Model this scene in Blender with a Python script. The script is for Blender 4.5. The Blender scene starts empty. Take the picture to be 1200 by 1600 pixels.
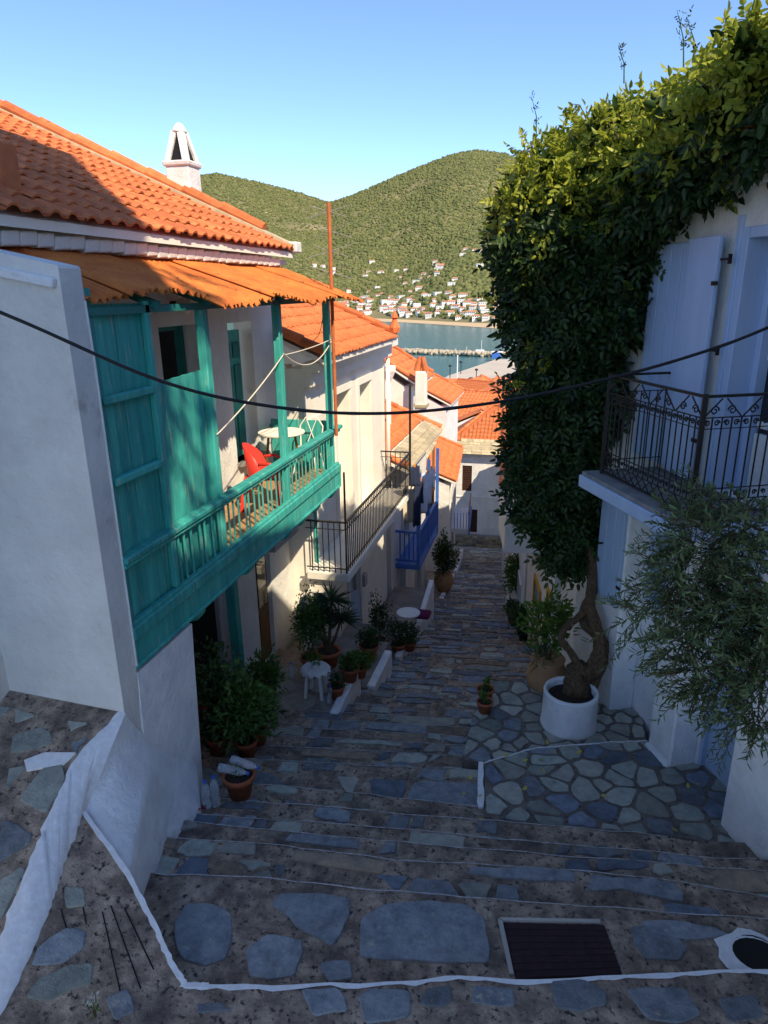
import bpy, bmesh, math, random
import numpy as np
from mathutils import Vector, Matrix, Quaternion
random.seed(7); rng = np.random.default_rng(7)
SC = bpy.context.scene
COL = SC.collection
# ---------------------------------------------------------------- camera
# world: Z up, eye at the origin, +Y runs down the lane along the left facades, +X to the right
FPX = 1070.0
def _n(v): v = np.array(v, float); return v/np.linalg.norm(v)
_Z = -_n([(640-600)/FPX, -(4100-800)/FPX, -1]); _Y = _n([(876-600)/FPX, (800-460)/FPX, -1])
_Y = _n(_Y-_Z*_Y.dot(_Z)); _X = np.cross(_Y, _Z); RC = np.array([_X, _Y, _Z])
cam = bpy.data.objects.new('camera', bpy.data.cameras.new('camera')); COL.objects.link(cam)
cam.data.sensor_fit = 'HORIZONTAL'; cam.data.sensor_width = 36; cam.data.lens = 36*FPX/1200
cam.data.clip_start = .05; cam.data.clip_end = 60000
cam.matrix_world = Matrix([[*RC[0], 0], [*RC[1], 0], [*RC[2], 0], [0, 0, 0, 1]])
SC.camera = cam
# ---------------------------------------------------------------- sky and sun
SUNV = Vector((1, -1.0, 1.42)).normalized()
world = bpy.data.worlds.new('World'); SC.world = world; world.use_nodes = True
wn = world.node_tree.nodes; wl = world.node_tree.links
sky = wn.new('ShaderNodeTexSky'); sky.sky_type = 'NISHITA'; sky.sun_disc = False
sky.sun_elevation = math.asin(SUNV.z); sky.sun_rotation = math.atan2(SUNV.x, SUNV.y)
sky.altitude = 3500; sky.air_density = 1.0; sky.dust_density = .1; sky.ozone_density = 4.0
wl.new(sky.outputs[0], wn['Background'].inputs[0]); wn['Background'].inputs[1].default_value = .147
sun = bpy.data.objects.new('sun', bpy.data.lights.new('sun', 'SUN')); COL.objects.link(sun)
sun.data.energy = 3.6; sun.data.angle = math.radians(.5); sun.data.color = (1, .84, .6)
sun.rotation_euler = (-SUNV).to_track_quat('-Z', 'Y').to_euler()
SC.cycles.diffuse_bounces = 8
SC.view_settings.view_transform = 'Standard'; SC.view_settings.look = 'None'
SC.view_settings.exposure = 1.02; SC.view_settings.gamma = 1
# ---------------------------------------------------------------- measuring helpers (photo pixel -> point on a known plane)
def ray(x, y): return RC@np.array([(x-600)/FPX, (800-y)/FPX, -1.])
def PX(x, y, c): r = ray(x, y); return Vector(r*c/r[0])
def PY(x, y, c): r = ray(x, y); return Vector(r*c/r[1])
def PZ(x, y, c): r = ray(x, y); return Vector(r*c/r[2])
def PD(x, y, d): return Vector(ray(x, y)*d)
def PP(x, y, p, nr): r = ray(x, y); return Vector(r*(np.dot(p, nr)/r.dot(np.array(nr, float))))
def proj(p):
    c = RC.T@np.array(p, float); return 600+FPX*c[0]/-c[2], 800-FPX*c[1]/-c[2]
# ---------------------------------------------------------------- materials
MATS = {}
def mat(name, c1, c2=None, rough=.8, scale=6, bump=.0, bscale=40, spec=.3, c3=None, f3=.0, s3=30, rnd=0, metal=0, stretch=None, lo=.35, hi=.65, alpha=None, trans=0, c4=None, s4=1.6, bd=.02):
    m = bpy.data.materials.new(name); m.use_nodes = True; nt = m.node_tree; N = nt.nodes; Lk = nt.links
    b = N['Principled BSDF']; b.inputs['Roughness'].default_value = rough; b.inputs['Specular IOR Level'].default_value = spec
    b.inputs['Metallic'].default_value = metal
    tc = N.new('ShaderNodeTexCoord'); src = tc.outputs['Object']
    if stretch:
        mp = N.new('ShaderNodeMapping'); mp.inputs['Scale'].default_value = stretch; Lk.new(src, mp.inputs[0]); src = mp.outputs[0]
    def noise(s, det=5):
        t = N.new('ShaderNodeTexNoise'); t.inputs['Scale'].default_value = s; t.inputs['Detail'].default_value = det; t.inputs['Roughness'].default_value = .65
        Lk.new(src, t.inputs[0]); return t.outputs[0]
    def ramp(v, a, bb):
        r = N.new('ShaderNodeMapRange'); r.inputs[1].default_value = a; r.inputs[2].default_value = bb; Lk.new(v, r.inputs[0]); return r.outputs[0]
    def mix(f, a, bb):
        x = N.new('ShaderNodeMix'); x.data_type = 'RGBA'
        if isinstance(f, float): x.inputs[0].default_value = f
        else: Lk.new(f, x.inputs[0])
        for i, q in ((6, a), (7, bb)):
            if isinstance(q, tuple): x.inputs[i].default_value = (*q, 1)
            else: Lk.new(q, x.inputs[i])
        return x.outputs[2]
    col = c1
    if c2: col = mix(ramp(noise(scale), lo, hi), c1, c2)
    if c3: col = mix(ramp(noise(s3, 8), f3, f3+.08), col, c3)
    if c4: col = mix(ramp(noise(s4, 7), .47, .66), col, c4)
    if rnd:
        oi = N.new('ShaderNodeObjectInfo'); hs = N.new('ShaderNodeHueSaturation')
        mr = N.new('ShaderNodeMapRange'); mr.inputs[3].default_value = 1-rnd; mr.inputs[4].default_value = 1+rnd
        Lk.new(oi.outputs['Random'], mr.inputs[0]); Lk.new(mr.outputs[0], hs.inputs['Value'])
        if isinstance(col, tuple): hs.inputs['Color'].default_value = (*col, 1)
        else: Lk.new(col, hs.inputs['Color'])
        col = hs.outputs[0]
    if isinstance(col, tuple): b.inputs['Base Color'].default_value = (*col, 1)
    else: Lk.new(col, b.inputs['Base Color'])
    if bump:
        bp = N.new('ShaderNodeBump'); bp.inputs['Strength'].default_value = bump; bp.inputs['Distance'].default_value = bd
        Lk.new(noise(bscale, 6), bp.inputs['Height']); Lk.new(bp.outputs[0], b.inputs['Normal'])
    if trans: b.inputs['Transmission Weight'].default_value = trans
    MATS[name] = m; return m
def leafmat(name, c1, c2, tr=.35, rough=.45):
    m = bpy.data.materials.new(name); m.use_nodes = True; nt = m.node_tree; N = nt.nodes; Lk = nt.links
    b = N['Principled BSDF']; b.inputs['Roughness'].default_value = rough; b.inputs['Specular IOR Level'].default_value = .35
    g = N.new('ShaderNodeNewGeometry'); x = N.new('ShaderNodeMix'); x.data_type = 'RGBA'
    x.inputs[6].default_value = (*c1, 1); x.inputs[7].default_value = (*c2, 1)
    Lk.new(g.outputs['Random Per Island'], x.inputs[0]); Lk.new(x.outputs[2], b.inputs['Base Color'])
    t = N.new('ShaderNodeBsdfTranslucent'); Lk.new(x.outputs[2], t.inputs[0])
    ms = N.new('ShaderNodeMixShader'); ms.inputs[0].default_value = tr
    Lk.new(b.outputs[0], ms.inputs[1]); Lk.new(t.outputs[0], ms.inputs[2]); Lk.new(ms.outputs[0], N['Material Output'].inputs[0])
    MATS[name] = m; return m
mat('plaster', (.77, .76, .73), (.62, .61, .59), .9, 1.1, .6, 4, c3=(.5, .48, .45), f3=.64, s3=2.2, bd=.06)
mat('limewash', (.82, .83, .84), (.68, .69, .71), .85, 3, .7, 7, c3=(.5, .48, .46), f3=.66, s3=5, bd=.05)
mat('cream', (.8, .76, .68), (.72, .68, .6), .9, 2, .2, 20)
mat('teal', (.06, .43, .37), (.03, .27, .255), .6, 7, .4, 40, stretch=(1, 1, .12), c3=(.24, .4, .34), f3=.575, s3=24, rnd=.14)
mat('teal_dark', (.02, .2, .18), (.015, .14, .13), .6, 4, .1, 30)
mat('tile', (.6, .19, .065), (.48, .125, .045), .8, 5, .15, 60, rnd=.24, c3=(.27, .09, .05), f3=.62, s3=9)
mat('tile_pale', (.6, .2, .08), (.5, .14, .06), .85, 4, .15, 60, rnd=.1)
mat('rust', (.62, .2, .045), (.46, .12, .03), .85, 4, .2, 60, c3=(.09, .03, .02), f3=.62, s3=11, stretch=(1, .5, 1))
mat('rust_pole', (.5, .15, .05), (.36, .1, .04), .8, 8, .1, 60)
mat('mortar', (.48, .38, .29), (.22, .17, .135), .95, 7, 1.0, 38, c3=(.045, .04, .04), f3=.55, s3=22, lo=.38, hi=.6, c4=(.11, .09, .08), s4=2.2)
mat('mortar_dark', (.22, .19, .165), (.12, .105, .095), .95, 6, 1.0, 38, c3=(.04, .04, .04), f3=.58, s3=22)
mat('worn_paint', (.62, .62, .63), (.3, .28, .27), .9, 18, .2, 40)
mat('mortar_pale', (.3, .27, .23), (.2, .18, .16), .95, 3, .6, 50, c3=(.08, .07, .065), f3=.6, s3=13)
mat('slate', (.26, .285, .31), (.14, .16, .185), .65, 9, 1.0, 30, rnd=.35, c3=(.36, .33, .28), f3=.6, s3=14)
mat('slate_green', (.38, .4, .35), (.24, .26, .235), .7, 9, 1.0, 30, rnd=.3, c3=(.1, .1, .1), f3=.64, s3=9)
mat('slate_brown', (.38, .29, .2), (.2, .165, .14), .8, 8, 1.0, 30, rnd=.3)
mat('flag', (.42, .41, .35), (.28, .285, .25), .7, 8, 1.0, 30, rnd=.3, c3=(.16, .16, .15), f3=.64, s3=9)
mat('flag_blue', (.2, .235, .3), (.11, .135, .17), .7, 8, 1.0, 30, rnd=.35)
mat('paint_white', (.82, .83, .85), (.7, .7, .71), .7, 20, .2, 40)
mat('iron', (.012, .012, .013), (.02, .017, .015), .5, 20)
mat('blue_white', (.44, .56, .76), (.37, .49, .69), .55, 4, .12, 30, stretch=(1, 1, .2))
mat('blue_door', (.36, .47, .62), (.3, .41, .56), .5, 4, .1, 30)
mat('blue', (.06, .17, .52), (.04, .12, .42), .5, 5, .1, 30)
mat('stonegrey', (.3, .29, .27), (.2, .195, .19), .9, 6, .5, 20)
mat('slab_stone', (.5, .42, .27), (.36, .3, .2), .9, 5, .4, 20, rnd=.2)
mat('terracotta', (.4, .12, .05), (.32, .09, .04), .8, 8, .1, 40, rnd=.15)
mat('pithos', (.48, .27, .13), (.38, .2, .1), .85, 6, .2, 30)
mat('soil', (.03, .022, .016), (.05, .035, .025), .95, 30, .8, 60)
mat('wood', (.2, .09, .035), (.13, .055, .02), .6, 4, .15, 30, stretch=(8, 8, 1))
mat('wood_pale', (.42, .25, .12), (.32, .18, .08), .75, 4, .15, 30, stretch=(8, 1, 8))
mat('wood_dark', (.06, .03, .018), (.04, .02, .013), .7, 4, .1)
mat('post_brown', (.3, .13, .05), (.2, .085, .035), .7, 6, .1)
mat('bark', (.24, .15, .085), (.08, .05, .03), .95, 14, 1.0, 30, stretch=(3, 3, .6), bd=.05)
mat('red_plastic', (.6, .045, .03), None, .4); mat('red', (.5, .02, .02), None, .5); mat('maroon', (.12, .012, .015), (.07, .01, .012), .6, 4)
mat('white_plastic', (.8, .8, .78), None, .4); mat('yellow', (.6, .33, .03), (.5, .27, .03), .7, 4)
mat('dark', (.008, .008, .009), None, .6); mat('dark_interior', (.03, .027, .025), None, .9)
mat('glass_dark', (.02, .025, .03), None, .06, spec=.6); mat('curtain', (.5, .5, .5), (.4, .4, .41), .9, 6, stretch=(12, 12, .2))
mat('rubber', (.008, .008, .009), None, .5); mat('rope', (.62, .58, .5), None, .9)
mat('cover', (.045, .022, .026), (.03, .016, .02), .7, 7, .4, 60)
mat('grey_metal', (.35, .36, .37), None, .45, metal=.3); mat('concrete', (.5, .47, .42), (.4, .38, .34), .9, 2, .2, 20)
mat('quay_stone', (.5, .44, .37), (.42, .37, .31), .9, .05); mat('rock', (.46, .4, .3), (.34, .3, .23), .95, .5, .4, 2)
mat('sand', (.5, .38, .24), None, .95); mat('house_white', (.8, .79, .76), None, .9, rnd=.08); mat('far_roof', (.42, .2, .12), None, .9, rnd=.2)
mat('cloth_white', (.7, .7, .72), None, .9); mat('cloth_blue', (.58, .66, .8), None, .9); mat('cloth_navy', (.02, .03, .07), None, .9)
mat('cloth_beige', (.6, .52, .4), (.54, .46, .35), .9, 8, .3, 12); mat('peg', (.8, .3, .05), None, .5); mat('purple', (.12, .01, .06), None, .9)
mat('plant_dirt', (.2, .14, .09), None, .9); mat('petal', (.3, .01, .04), None, .7); mat('yellow_leaf', (.5, .42, .08), None, .7)
mat('bottle_blue', (.04, .12, .5), None, .4); mat('lace', (.72, .72, .68), (.5, .5, .48), .9, 60)
mat('yard', (.36, .32, .28), (.26, .23, .2), .95, .3)
leafmat('vine_leaf', (.008, .024, .007), (.045, .085, .018), .2)  # dark copy of the leaf colour, the vine's shade painted in
leafmat('vine_leaf_young_lit', (.17, .22, .02), (.42, .45, .05), .42)  # young growth, with sunlight on the crown painted into its bright colour
leafmat('olive_leaf', (.06, .1, .035), (.17, .23, .1), .15, .5)
leafmat('pot_leaf', (.05, .11, .02), (.11, .2, .04), .3); leafmat('pot_leaf_dark', (.03, .065, .02), (.06, .11, .03), .25)
leafmat('pot_leaf_bright', (.07, .14, .02), (.12, .2, .03), .35); leafmat('yucca_leaf', (.035, .07, .03), (.07, .11, .04), .2)
leafmat('flower', (.4, .01, .04), (.3, .01, .05), .3)
def clear_plastic():
    m = bpy.data.materials.new('clear_plastic'); m.use_nodes = True; b = m.node_tree.nodes['Principled BSDF']
    b.inputs['Base Color'].default_value = (.85, .9, .95, 1); b.inputs['Roughness'].default_value = .12
    b.inputs['Transmission Weight'].default_value = .75; b.inputs['IOR'].default_value = 1.2; MATS['clear_plastic'] = m
clear_plastic()
# ---------------------------------------------------------------- mesh helpers
def wloc(o):
    p = Vector((0, 0, 0))
    while o: p += o.location; o = o.parent
    return p
def props(o, label=None, cat=None, group=None, kind=None):
    if label: o['label'] = label
    if cat: o['category'] = cat
    if group: o['group'] = group
    if kind: o['kind'] = kind
    return o
def thing(name, loc, label, cat, group=None):
    o = bpy.data.objects.new(name, None); COL.objects.link(o); o.location = loc; o.empty_display_size = .2
    return props(o, label, cat, group)
def link(name, me, m, parent=None, smooth=False):
    if m and not me.materials: me.materials.append(MATS[m])
    o = bpy.data.objects.new(name, me); COL.objects.link(o); o.parent = parent
    if smooth: me.polygons.foreach_set('use_smooth', [True]*len(me.polygons))
    return o
def frame_of(d):
    d = Vector(d).normalized(); a = Vector((0, 0, 1)) if abs(d.z) < .9 else Vector((1, 0, 0))
    s = d.cross(a).normalized(); return d, s, s.cross(d)
class MB:
    def __init__(s): s.v = []; s.f = []
    def add(s, v, f):
        k = len(s.v); s.v += [Vector(p) for p in v]; s.f += [tuple(i+k for i in q) for q in f]; return s
    def hexa(s, p):   # 8 corners: 4 bottom ccw, 4 top ccw
        return s.add(p, [(3, 2, 1, 0), (4, 5, 6, 7), (0, 1, 5, 4), (1, 2, 6, 5), (2, 3, 7, 6), (3, 0, 4, 7)])
    def box(s, x0, x1, y0, y1, z0, z1):
        return s.hexa([(x0, y0, z0), (x1, y0, z0), (x1, y1, z0), (x0, y1, z0), (x0, y0, z1), (x1, y0, z1), (x1, y1, z1), (x0, y1, z1)])
    def bar(s, a, b, w, h=None, up=None):
        h = h or w; a = Vector(a); b = Vector(b); d = (b-a).normalized()
        up = Vector(up) if up else (Vector((0, 0, 1)) if abs(d.z) < .95 else Vector((0, 1, 0)))
        e = d.cross(up).normalized()*w/2; g = e.cross(d).normalized()*h/2
        return s.hexa([a-e-g, a+e-g, b+e-g, b-e-g, a-e+g, a+e+g, b+e+g, b-e+g])
    def tube(s, pts, r, n=6, cap=True):
        pts = [Vector(p) for p in pts]; k = len(s.v); R = r if isinstance(r, (list, tuple)) else [r]*len(pts)
        pv = None
        for i, p in enumerate(pts):
            d = (pts[min(i+1, len(pts)-1)]-pts[max(i-1, 0)]).normalized()
            if pv is None: _, sx, _ = frame_of(d)
            else: sx = (pv-d*pv.dot(d)).normalized()
            pv = sx; sy = d.cross(sx)
            for j in range(n):
                a = 2*math.pi*j/n; s.v.append(p+(sx*math.cos(a)+sy*math.sin(a))*R[i])
        for i in range(len(pts)-1):
            for j in range(n):
                a = k+i*n+j; b = k+i*n+(j+1) % n; s.f.append((a, b, b+n, a+n))
        if cap: s.f.append(tuple(k+j for j in range(n))[::-1]); s.f.append(tuple(k+(len(pts)-1)*n+j for j in range(n)))
        return s
    def lathe(s, prof, c=(0, 0, 0), n=20):
        c = Vector(c); k = len(s.v)
        for r, z in prof:
            for j in range(n):
                a = 2*math.pi*j/n; s.v.append(c+Vector((r*math.cos(a), r*math.sin(a), z)))
        for i in range(len(prof)-1):
            for j in range(n):
                a = k+i*n+j; b = k+i*n+(j+1) % n; s.f.append((a, b, b+n, a+n))
        if prof[0][0] > 1e-4: s.f.append(tuple(k+j for j in range(n))[::-1])
        if prof[-1][0] > 1e-4: s.f.append(tuple(k+(len(prof)-1)*n+j for j in range(n)))
        return s
    def prism(s, poly, lo, hi):      # poly: xy list, lo/hi: z or function
        n = len(poly); g = lambda q, p: q(p) if callable(q) else q
        v = [(p[0], p[1], g(lo, p)) for p in poly]+[(p[0], p[1], g(hi, p)) for p in poly]
        return s.add(v, [tuple(range(n))[::-1], tuple(range(n, 2*n))]+[(i, (i+1) % n, n+(i+1) % n, n+i) for i in range(n)])
    def extr(s, pts, d):             # planar 3d polygon swept by vector d
        n = len(pts); d = Vector(d); v = [Vector(p) for p in pts]+[Vector(p)+d for p in pts]
        return s.add(v, [tuple(range(n)), tuple(range(n, 2*n))[::-1]]+[(i, n+i, n+(i+1) % n, (i+1) % n) for i in range(n)])
    def ball(s, c, r, n=12, m=8, sq=(1, 1, 1)):
        c = Vector(c); k = len(s.v)
        for i in range(m+1):
            t = math.pi*i/m
            for j in range(n):
                a = 2*math.pi*j/n; s.v.append(c+Vector((r*sq[0]*math.sin(t)*math.cos(a), r*sq[1]*math.sin(t)*math.sin(a), r*sq[2]*math.cos(t))))
        for i in range(m):
            for j in range(n):
                a = k+i*n+j; b = k+i*n+(j+1) % n; s.f.append((a, a+n, b+n, b))
        return s
    def build(s, name, m, parent=None, smooth=False, bevel=0, fix=True):
        o = wloc(parent) if parent else Vector((0, 0, 0)); me = bpy.data.meshes.new(name)
        me.from_pydata([tuple(p-o) for p in s.v], [], s.f)
        if fix or bevel:
            bm = bmesh.new(); bm.from_mesh(me); bmesh.ops.recalc_face_normals(bm, faces=bm.faces)
            if bevel:
                bmesh.ops.bevel(bm, geom=[e for e in bm.edges if len(e.link_faces) == 2 and e.calc_face_angle(0) > .5], offset=bevel, segments=1, affect='EDGES', clamp_overlap=True)
            bm.to_mesh(me); bm.free()
        return link(name, me, m, parent, smooth)
class FR:            # a facade frame: t along the wall, n out of the wall, z up
    def __init__(s, p, u, n): s.p = Vector((p[0], p[1], 0)); s.u = Vector((u[0], u[1], 0)).normalized(); s.n = Vector((n[0], n[1], 0)).normalized()
    def pt(s, t, n, z): return s.p+s.u*t+s.n*n+Vector((0, 0, z))
    def box(s, mb, t0, t1, n0, n1, z0, z1): return mb.hexa([s.pt(a, b, z) for z in (z0, z1) for a, b in ((t0, n0), (t1, n0), (t1, n1), (t0, n1))])
    def px(s, x, y, n=0):
        q = PP(x, y, tuple(s.p+s.n*n), tuple(s.n)); d = q-s.p; return d.dot(s.u), q.z
def wall(F, t0, t1, z0, z1, th, ops, n=0):
    ts = sorted({t0, t1, *[q for o in ops for q in o[:2]]}); ts = [t for t in ts if t0 <= t <= t1]; mb = MB()
    for a, b in zip(ts, ts[1:]):
        zs = [z0]; m = (a+b)/2
        for o in sorted([o for o in ops if o[0] < m < o[1]], key=lambda o: o[2]): zs += [o[2], o[3]]
        zs.append(z1)
        for i in range(0, len(zs), 2):
            if zs[i+1]-zs[i] > .005: F.box(mb, a, b, n-th, n, zs[i], zs[i+1])
    return mb
def mesh_np(name, V, F, m, parent=None, smooth=False):
    V = np.asarray(V, np.float32); F = np.asarray(F, np.int32)
    if parent is not None: V = V-np.array(wloc(parent), np.float32)
    me = bpy.data.meshes.new(name); k = F.shape[1]
    me.vertices.add(len(V)); me.vertices.foreach_set('co', V.ravel()); me.loops.add(F.size); me.loops.foreach_set('vertex_index', F.ravel())
    me.polygons.add(len(F)); me.polygons.foreach_set('loop_start', np.arange(0, F.size, k, dtype=np.int32)); me.polygons.foreach_set('loop_total', np.full(len(F), k, np.int32))
    me.update(calc_edges=True); return link(name, me, m, parent, smooth)
def unit(a): return a/np.maximum(np.linalg.norm(a, axis=-1, keepdims=True), 1e-9)
def leaf_quads(P, D, S, L, W, fold=.25):
    D = unit(D); S = unit(S-D*np.sum(S*D, -1, keepdims=True)); Nn = np.cross(D, S); L = L[:, None]; W = W[:, None]
    b1 = P+D*L*.28+S*W*.46+Nn*W*fold; b2 = P+D*L*.66+S*W*.36+Nn*(W*fold*.7-L*.03); c = P+D*L-Nn*L*.12; d1 = P+D*L*.28-S*W*.46+Nn*W*fold; d2 = P+D*L*.66-S*W*.36+Nn*(W*fold*.7-L*.03)
    V = np.stack([P, b1, b2, c, d2, d1], 1).reshape(-1, 3); k = (np.arange(len(P))*6)[:, None]; F = np.stack([k+np.array([0, 1, 2, 3]), k+np.array([0, 3, 4, 5])], 1).reshape(-1, 4); return V, F
def leaf_obj(name, P, D, S, L, W, m, parent, fold=.25):
    V, F = leaf_quads(P, D, S, L, W, fold); o = mesh_np(name, V, F, m, parent); return props(o, kind='stuff')
def rdir(n): return unit(rng.normal(size=(n, 3)))
def copy_tree(o, parent=None):
    c = o.copy(); COL.objects.link(c); c.parent = parent
    for ch in list(o.children): copy_tree(ch, c)
    return c
# ================================================================ sea, hills, far shore
SEA = -45.0
def azpt(az, r, z): a = math.radians(az); return (r*math.sin(a), r*math.cos(a), z)
def water():
    m = bpy.data.materials.new('water'); m.use_nodes = True; N = m.node_tree.nodes; L = m.node_tree.links; b = N['Principled BSDF']
    b.inputs['Base Color'].default_value = (.035, .13, .15, 1); b.inputs['Roughness'].default_value = .22; b.inputs['IOR'].default_value = 1.33
    tc = N.new('ShaderNodeTexCoord'); t = N.new('ShaderNodeTexNoise'); t.inputs['Scale'].default_value = .35; t.inputs['Detail'].default_value = 6
    L.new(tc.outputs['Object'], t.inputs[0]); bp = N.new('ShaderNodeBump'); bp.inputs['Strength'].default_value = .5; bp.inputs['Distance'].default_value = .6
    L.new(t.outputs[0], bp.inputs['Height']); L.new(bp.outputs[0], b.inputs['Normal']); MATS['water'] = m
water()
props(MB().add([(-9000, 150, SEA), (9000, 150, SEA), (9000, 20000, SEA), (-9000, 20000, SEA)], [(0, 1, 2, 3)]).build('sea', 'water'), kind='structure')
SKY = [(-60, 5.0), (-45, 5.6), (-36, 6.3), (-30.4, 7.0), (-28, 8.0), (-26.2, 8.25), (-23.4, 7.75), (-20, 7.1), (-17.9, 6.5), (-15.7, 7.1), (-11.8, 8.45), (-8.9, 9.36), (-6.8, 9.66), (-4.6, 9.35), (-1.3, 7.9), (5.2, 6.2), (15, 5), (30, 4)]
def skyl(az): return np.interp(az, [a for a, _ in SKY], [e for _, e in SKY])
def shore_r(az): return np.interp(az, [-60, -30, -21, -16.5, -12.8, -8, -3.6, 5, 30], [1500, 1300, 1180, 1120, 1046, 930, 830, 760, 700])
def vnoise(x, y, s, seed):
    r = np.random.default_rng(seed).random((64, 64)); u = x/s; v = y/s; i = np.floor(u).astype(int); j = np.floor(v).astype(int); fu = u-i; fv = v-j
    fu = fu*fu*(3-2*fu); fv = fv*fv*(3-2*fv); g = lambda a, b: r[a % 64, b % 64]
    return (g(i, j)*(1-fu)+g(i+1, j)*fu)*(1-fv)+(g(i, j+1)*(1-fu)+g(i+1, j+1)*fu)*fv
def hillz(az, r):
    sr = shore_r(az); rid = 2700.; top = math.tan(1)*0+np.tan(np.radians(skyl(az)))*rid-SEA
    t = np.clip((r-sr)/(rid-sr), 0, 1); p = .03*np.clip(t/.06, 0, 1)+.97*(t**1.25)
    x = r*np.sin(np.radians(az)); y = r*np.cos(np.radians(az))
    nz = (vnoise(x, y, 420, 1)-.5)*95+(vnoise(x, y, 170, 2)-.5)*40+(vnoise(x, y, 60, 3)-.5)*14
    gul = -55*np.abs(np.sin(np.radians(az*14+r*.02)))*t*(1-t)
    z = SEA+top*p+(nz+gul)*np.clip(t*5, 0, 1)*np.clip((1-t)*4, .12, 1)
    return np.where(r > rid, z-(r-rid)*.3, z)
AZ = np.linspace(-55, 25, 260); RR = np.concatenate([[690], np.linspace(0, 1, 90)]); NA = len(AZ)
rows = []
for k in range(91):
    r = shore_r(AZ)-25 if k == 0 else shore_r(AZ)+(3100-shore_r(AZ))*RR[k]
    z = np.full(NA, SEA-6.) if k == 0 else hillz(AZ, r)+.6
    rows.append(np.stack([r*np.sin(np.radians(AZ)), r*np.cos(np.radians(AZ)), z], 1))
V = np.concatenate(rows); ii, jj = np.meshgrid(np.arange(90), np.arange(NA-1), indexing='ij'); a = (ii*NA+jj).ravel()
mat('hill', (.14, .135, .06), (.24, .2, .11), .95, .006, 1.0, .05, c3=(.42, .34, .2), f3=.635, s3=.012)
props(mesh_np('hills', V, np.stack([a, a+1, a+NA+1, a+NA], 1), 'hill', None, True), kind='structure')
leafmat('forest', (.075, .095, .03), (.18, .185, .065), .1, .9)
def forest():
    n = 85000; az = rng.uniform(-33, 2, n); t = rng.random(n)**1.15; sr = shore_r(az); r = sr+30+(2720-sr-30)*t
    x = r*np.sin(np.radians(az)); y = r*np.cos(np.radians(az))
    dens = vnoise(x, y, 90, 5)*.5+vnoise(x, y, 260, 6)*.5; k = (dens > .1+.22*rng.random(n)) & ((r-sr > 100) | (rng.random(n) < .35)); x, y, r, az, t = x[k], y[k], r[k], az[k], t[k]
    z = hillz(az, r); h = rng.uniform(2.5, 7, len(x))*rng.uniform(.7, 1.1, len(x)); w = h*rng.uniform(.8, 1.7, len(x))
    ico = [(0, 0, 1)]+[(math.cos(q*math.pi*2/5), math.sin(q*math.pi*2/5), .3) for q in range(5)]+[(.8*math.cos((q+.5)*math.pi*2/5), .8*math.sin((q+.5)*math.pi*2/5), -.5) for q in range(5)]
    fc = [(0, 1+q, 1+(q+1) % 5) for q in range(5)]+[(1+q, 6+q, 1+(q+1) % 5) for q in range(5)]+[(1+(q+1) % 5, 6+q, 6+(q+1) % 5) for q in range(5)]
    T = np.array(ico)[None]*(np.stack([w, w, h], 1)*.6)[:, None]*rng.uniform(.75, 1.25, (len(x), 11, 1)); T += np.stack([x, y, z+h*.3], 1)[:, None]
    Fs = (np.array(fc)[None]+(np.arange(len(x))*11)[:, None, None]).reshape(-1, 3)
    props(mesh_np('hillside_woodland', T.reshape(-1, 3), Fs, 'forest'), 'green scrub and trees covering the hills across the bay', 'woodland', kind='stuff')
forest()
# beach strip
bm_ = MB(); pa = np.linspace(-24, 0, 40)
for i in range(39):
    q = [azpt(pa[i], shore_r(pa[i])-14, SEA+.3), azpt(pa[i+1], shore_r(pa[i+1])-14, SEA+.3), azpt(pa[i+1], shore_r(pa[i+1])+26, SEA+5), azpt(pa[i], shore_r(pa[i])+26, SEA+5)]
    bm_.add(q, [(0, 1, 2, 3)])
props(bm_.build('beach', 'sand'), kind='structure')
# far houses
def far_proto(w, d, h, flat):
    t = thing('far_house', (0, 0, 0), '', '')
    MB().box(-w/2, w/2, -d/2, d/2, -3, h).build('wall', 'house_white', t)
    m = MB()
    if flat: m.box(-w/2-.3, w/2+.3, -d/2-.3, d/2+.3, h, h+.5); rf = m.build('roof', 'house_white', t)
    else:
        e = .5; k = d*.22
        m.add([(-w/2-e, -d/2-e, h), (w/2+e, -d/2-e, h), (w/2+e, d/2+e, h), (-w/2-e, d/2+e, h), (-w/2+k, 0, h+k), (w/2-k, 0, h+k)], [(0, 1, 5, 4), (1, 2, 5), (2, 3, 4, 5), (3, 0, 4), (3, 2, 1, 0)]); rf = m.build('roof', 'far_roof', t)
    wn_ = MB()
    for zz in np.arange(1.2, h-1, 2.9):
        for xx in np.arange(-w/2+1.5, w/2-1, 2.6): wn_.box(xx-.5, xx+.5, -d/2-.06, -d/2-.01, zz, zz+1.3)
    props(wn_.build('window', 'glass_dark', t), kind='stuff')
    return t
protos = [far_proto(9, 8, 5.5, 0), far_proto(13, 9, 6, 0), far_proto(8, 8, 3.2, 0), far_proto(11, 8, 6, 1)]
usedp = set(); ftaken = []
def put_far(k, az, r, rot, label, group):
    p = protos[k]
    if k in usedp: p = copy_tree(p)
    usedp.add(k); z = float(hillz(np.array(az), np.array(r))); p.location = azpt(az, r, z+.5); p.rotation_euler.z = -math.radians(az)+rot
    props(p, label, 'house', group)
cnt = 0
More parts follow.
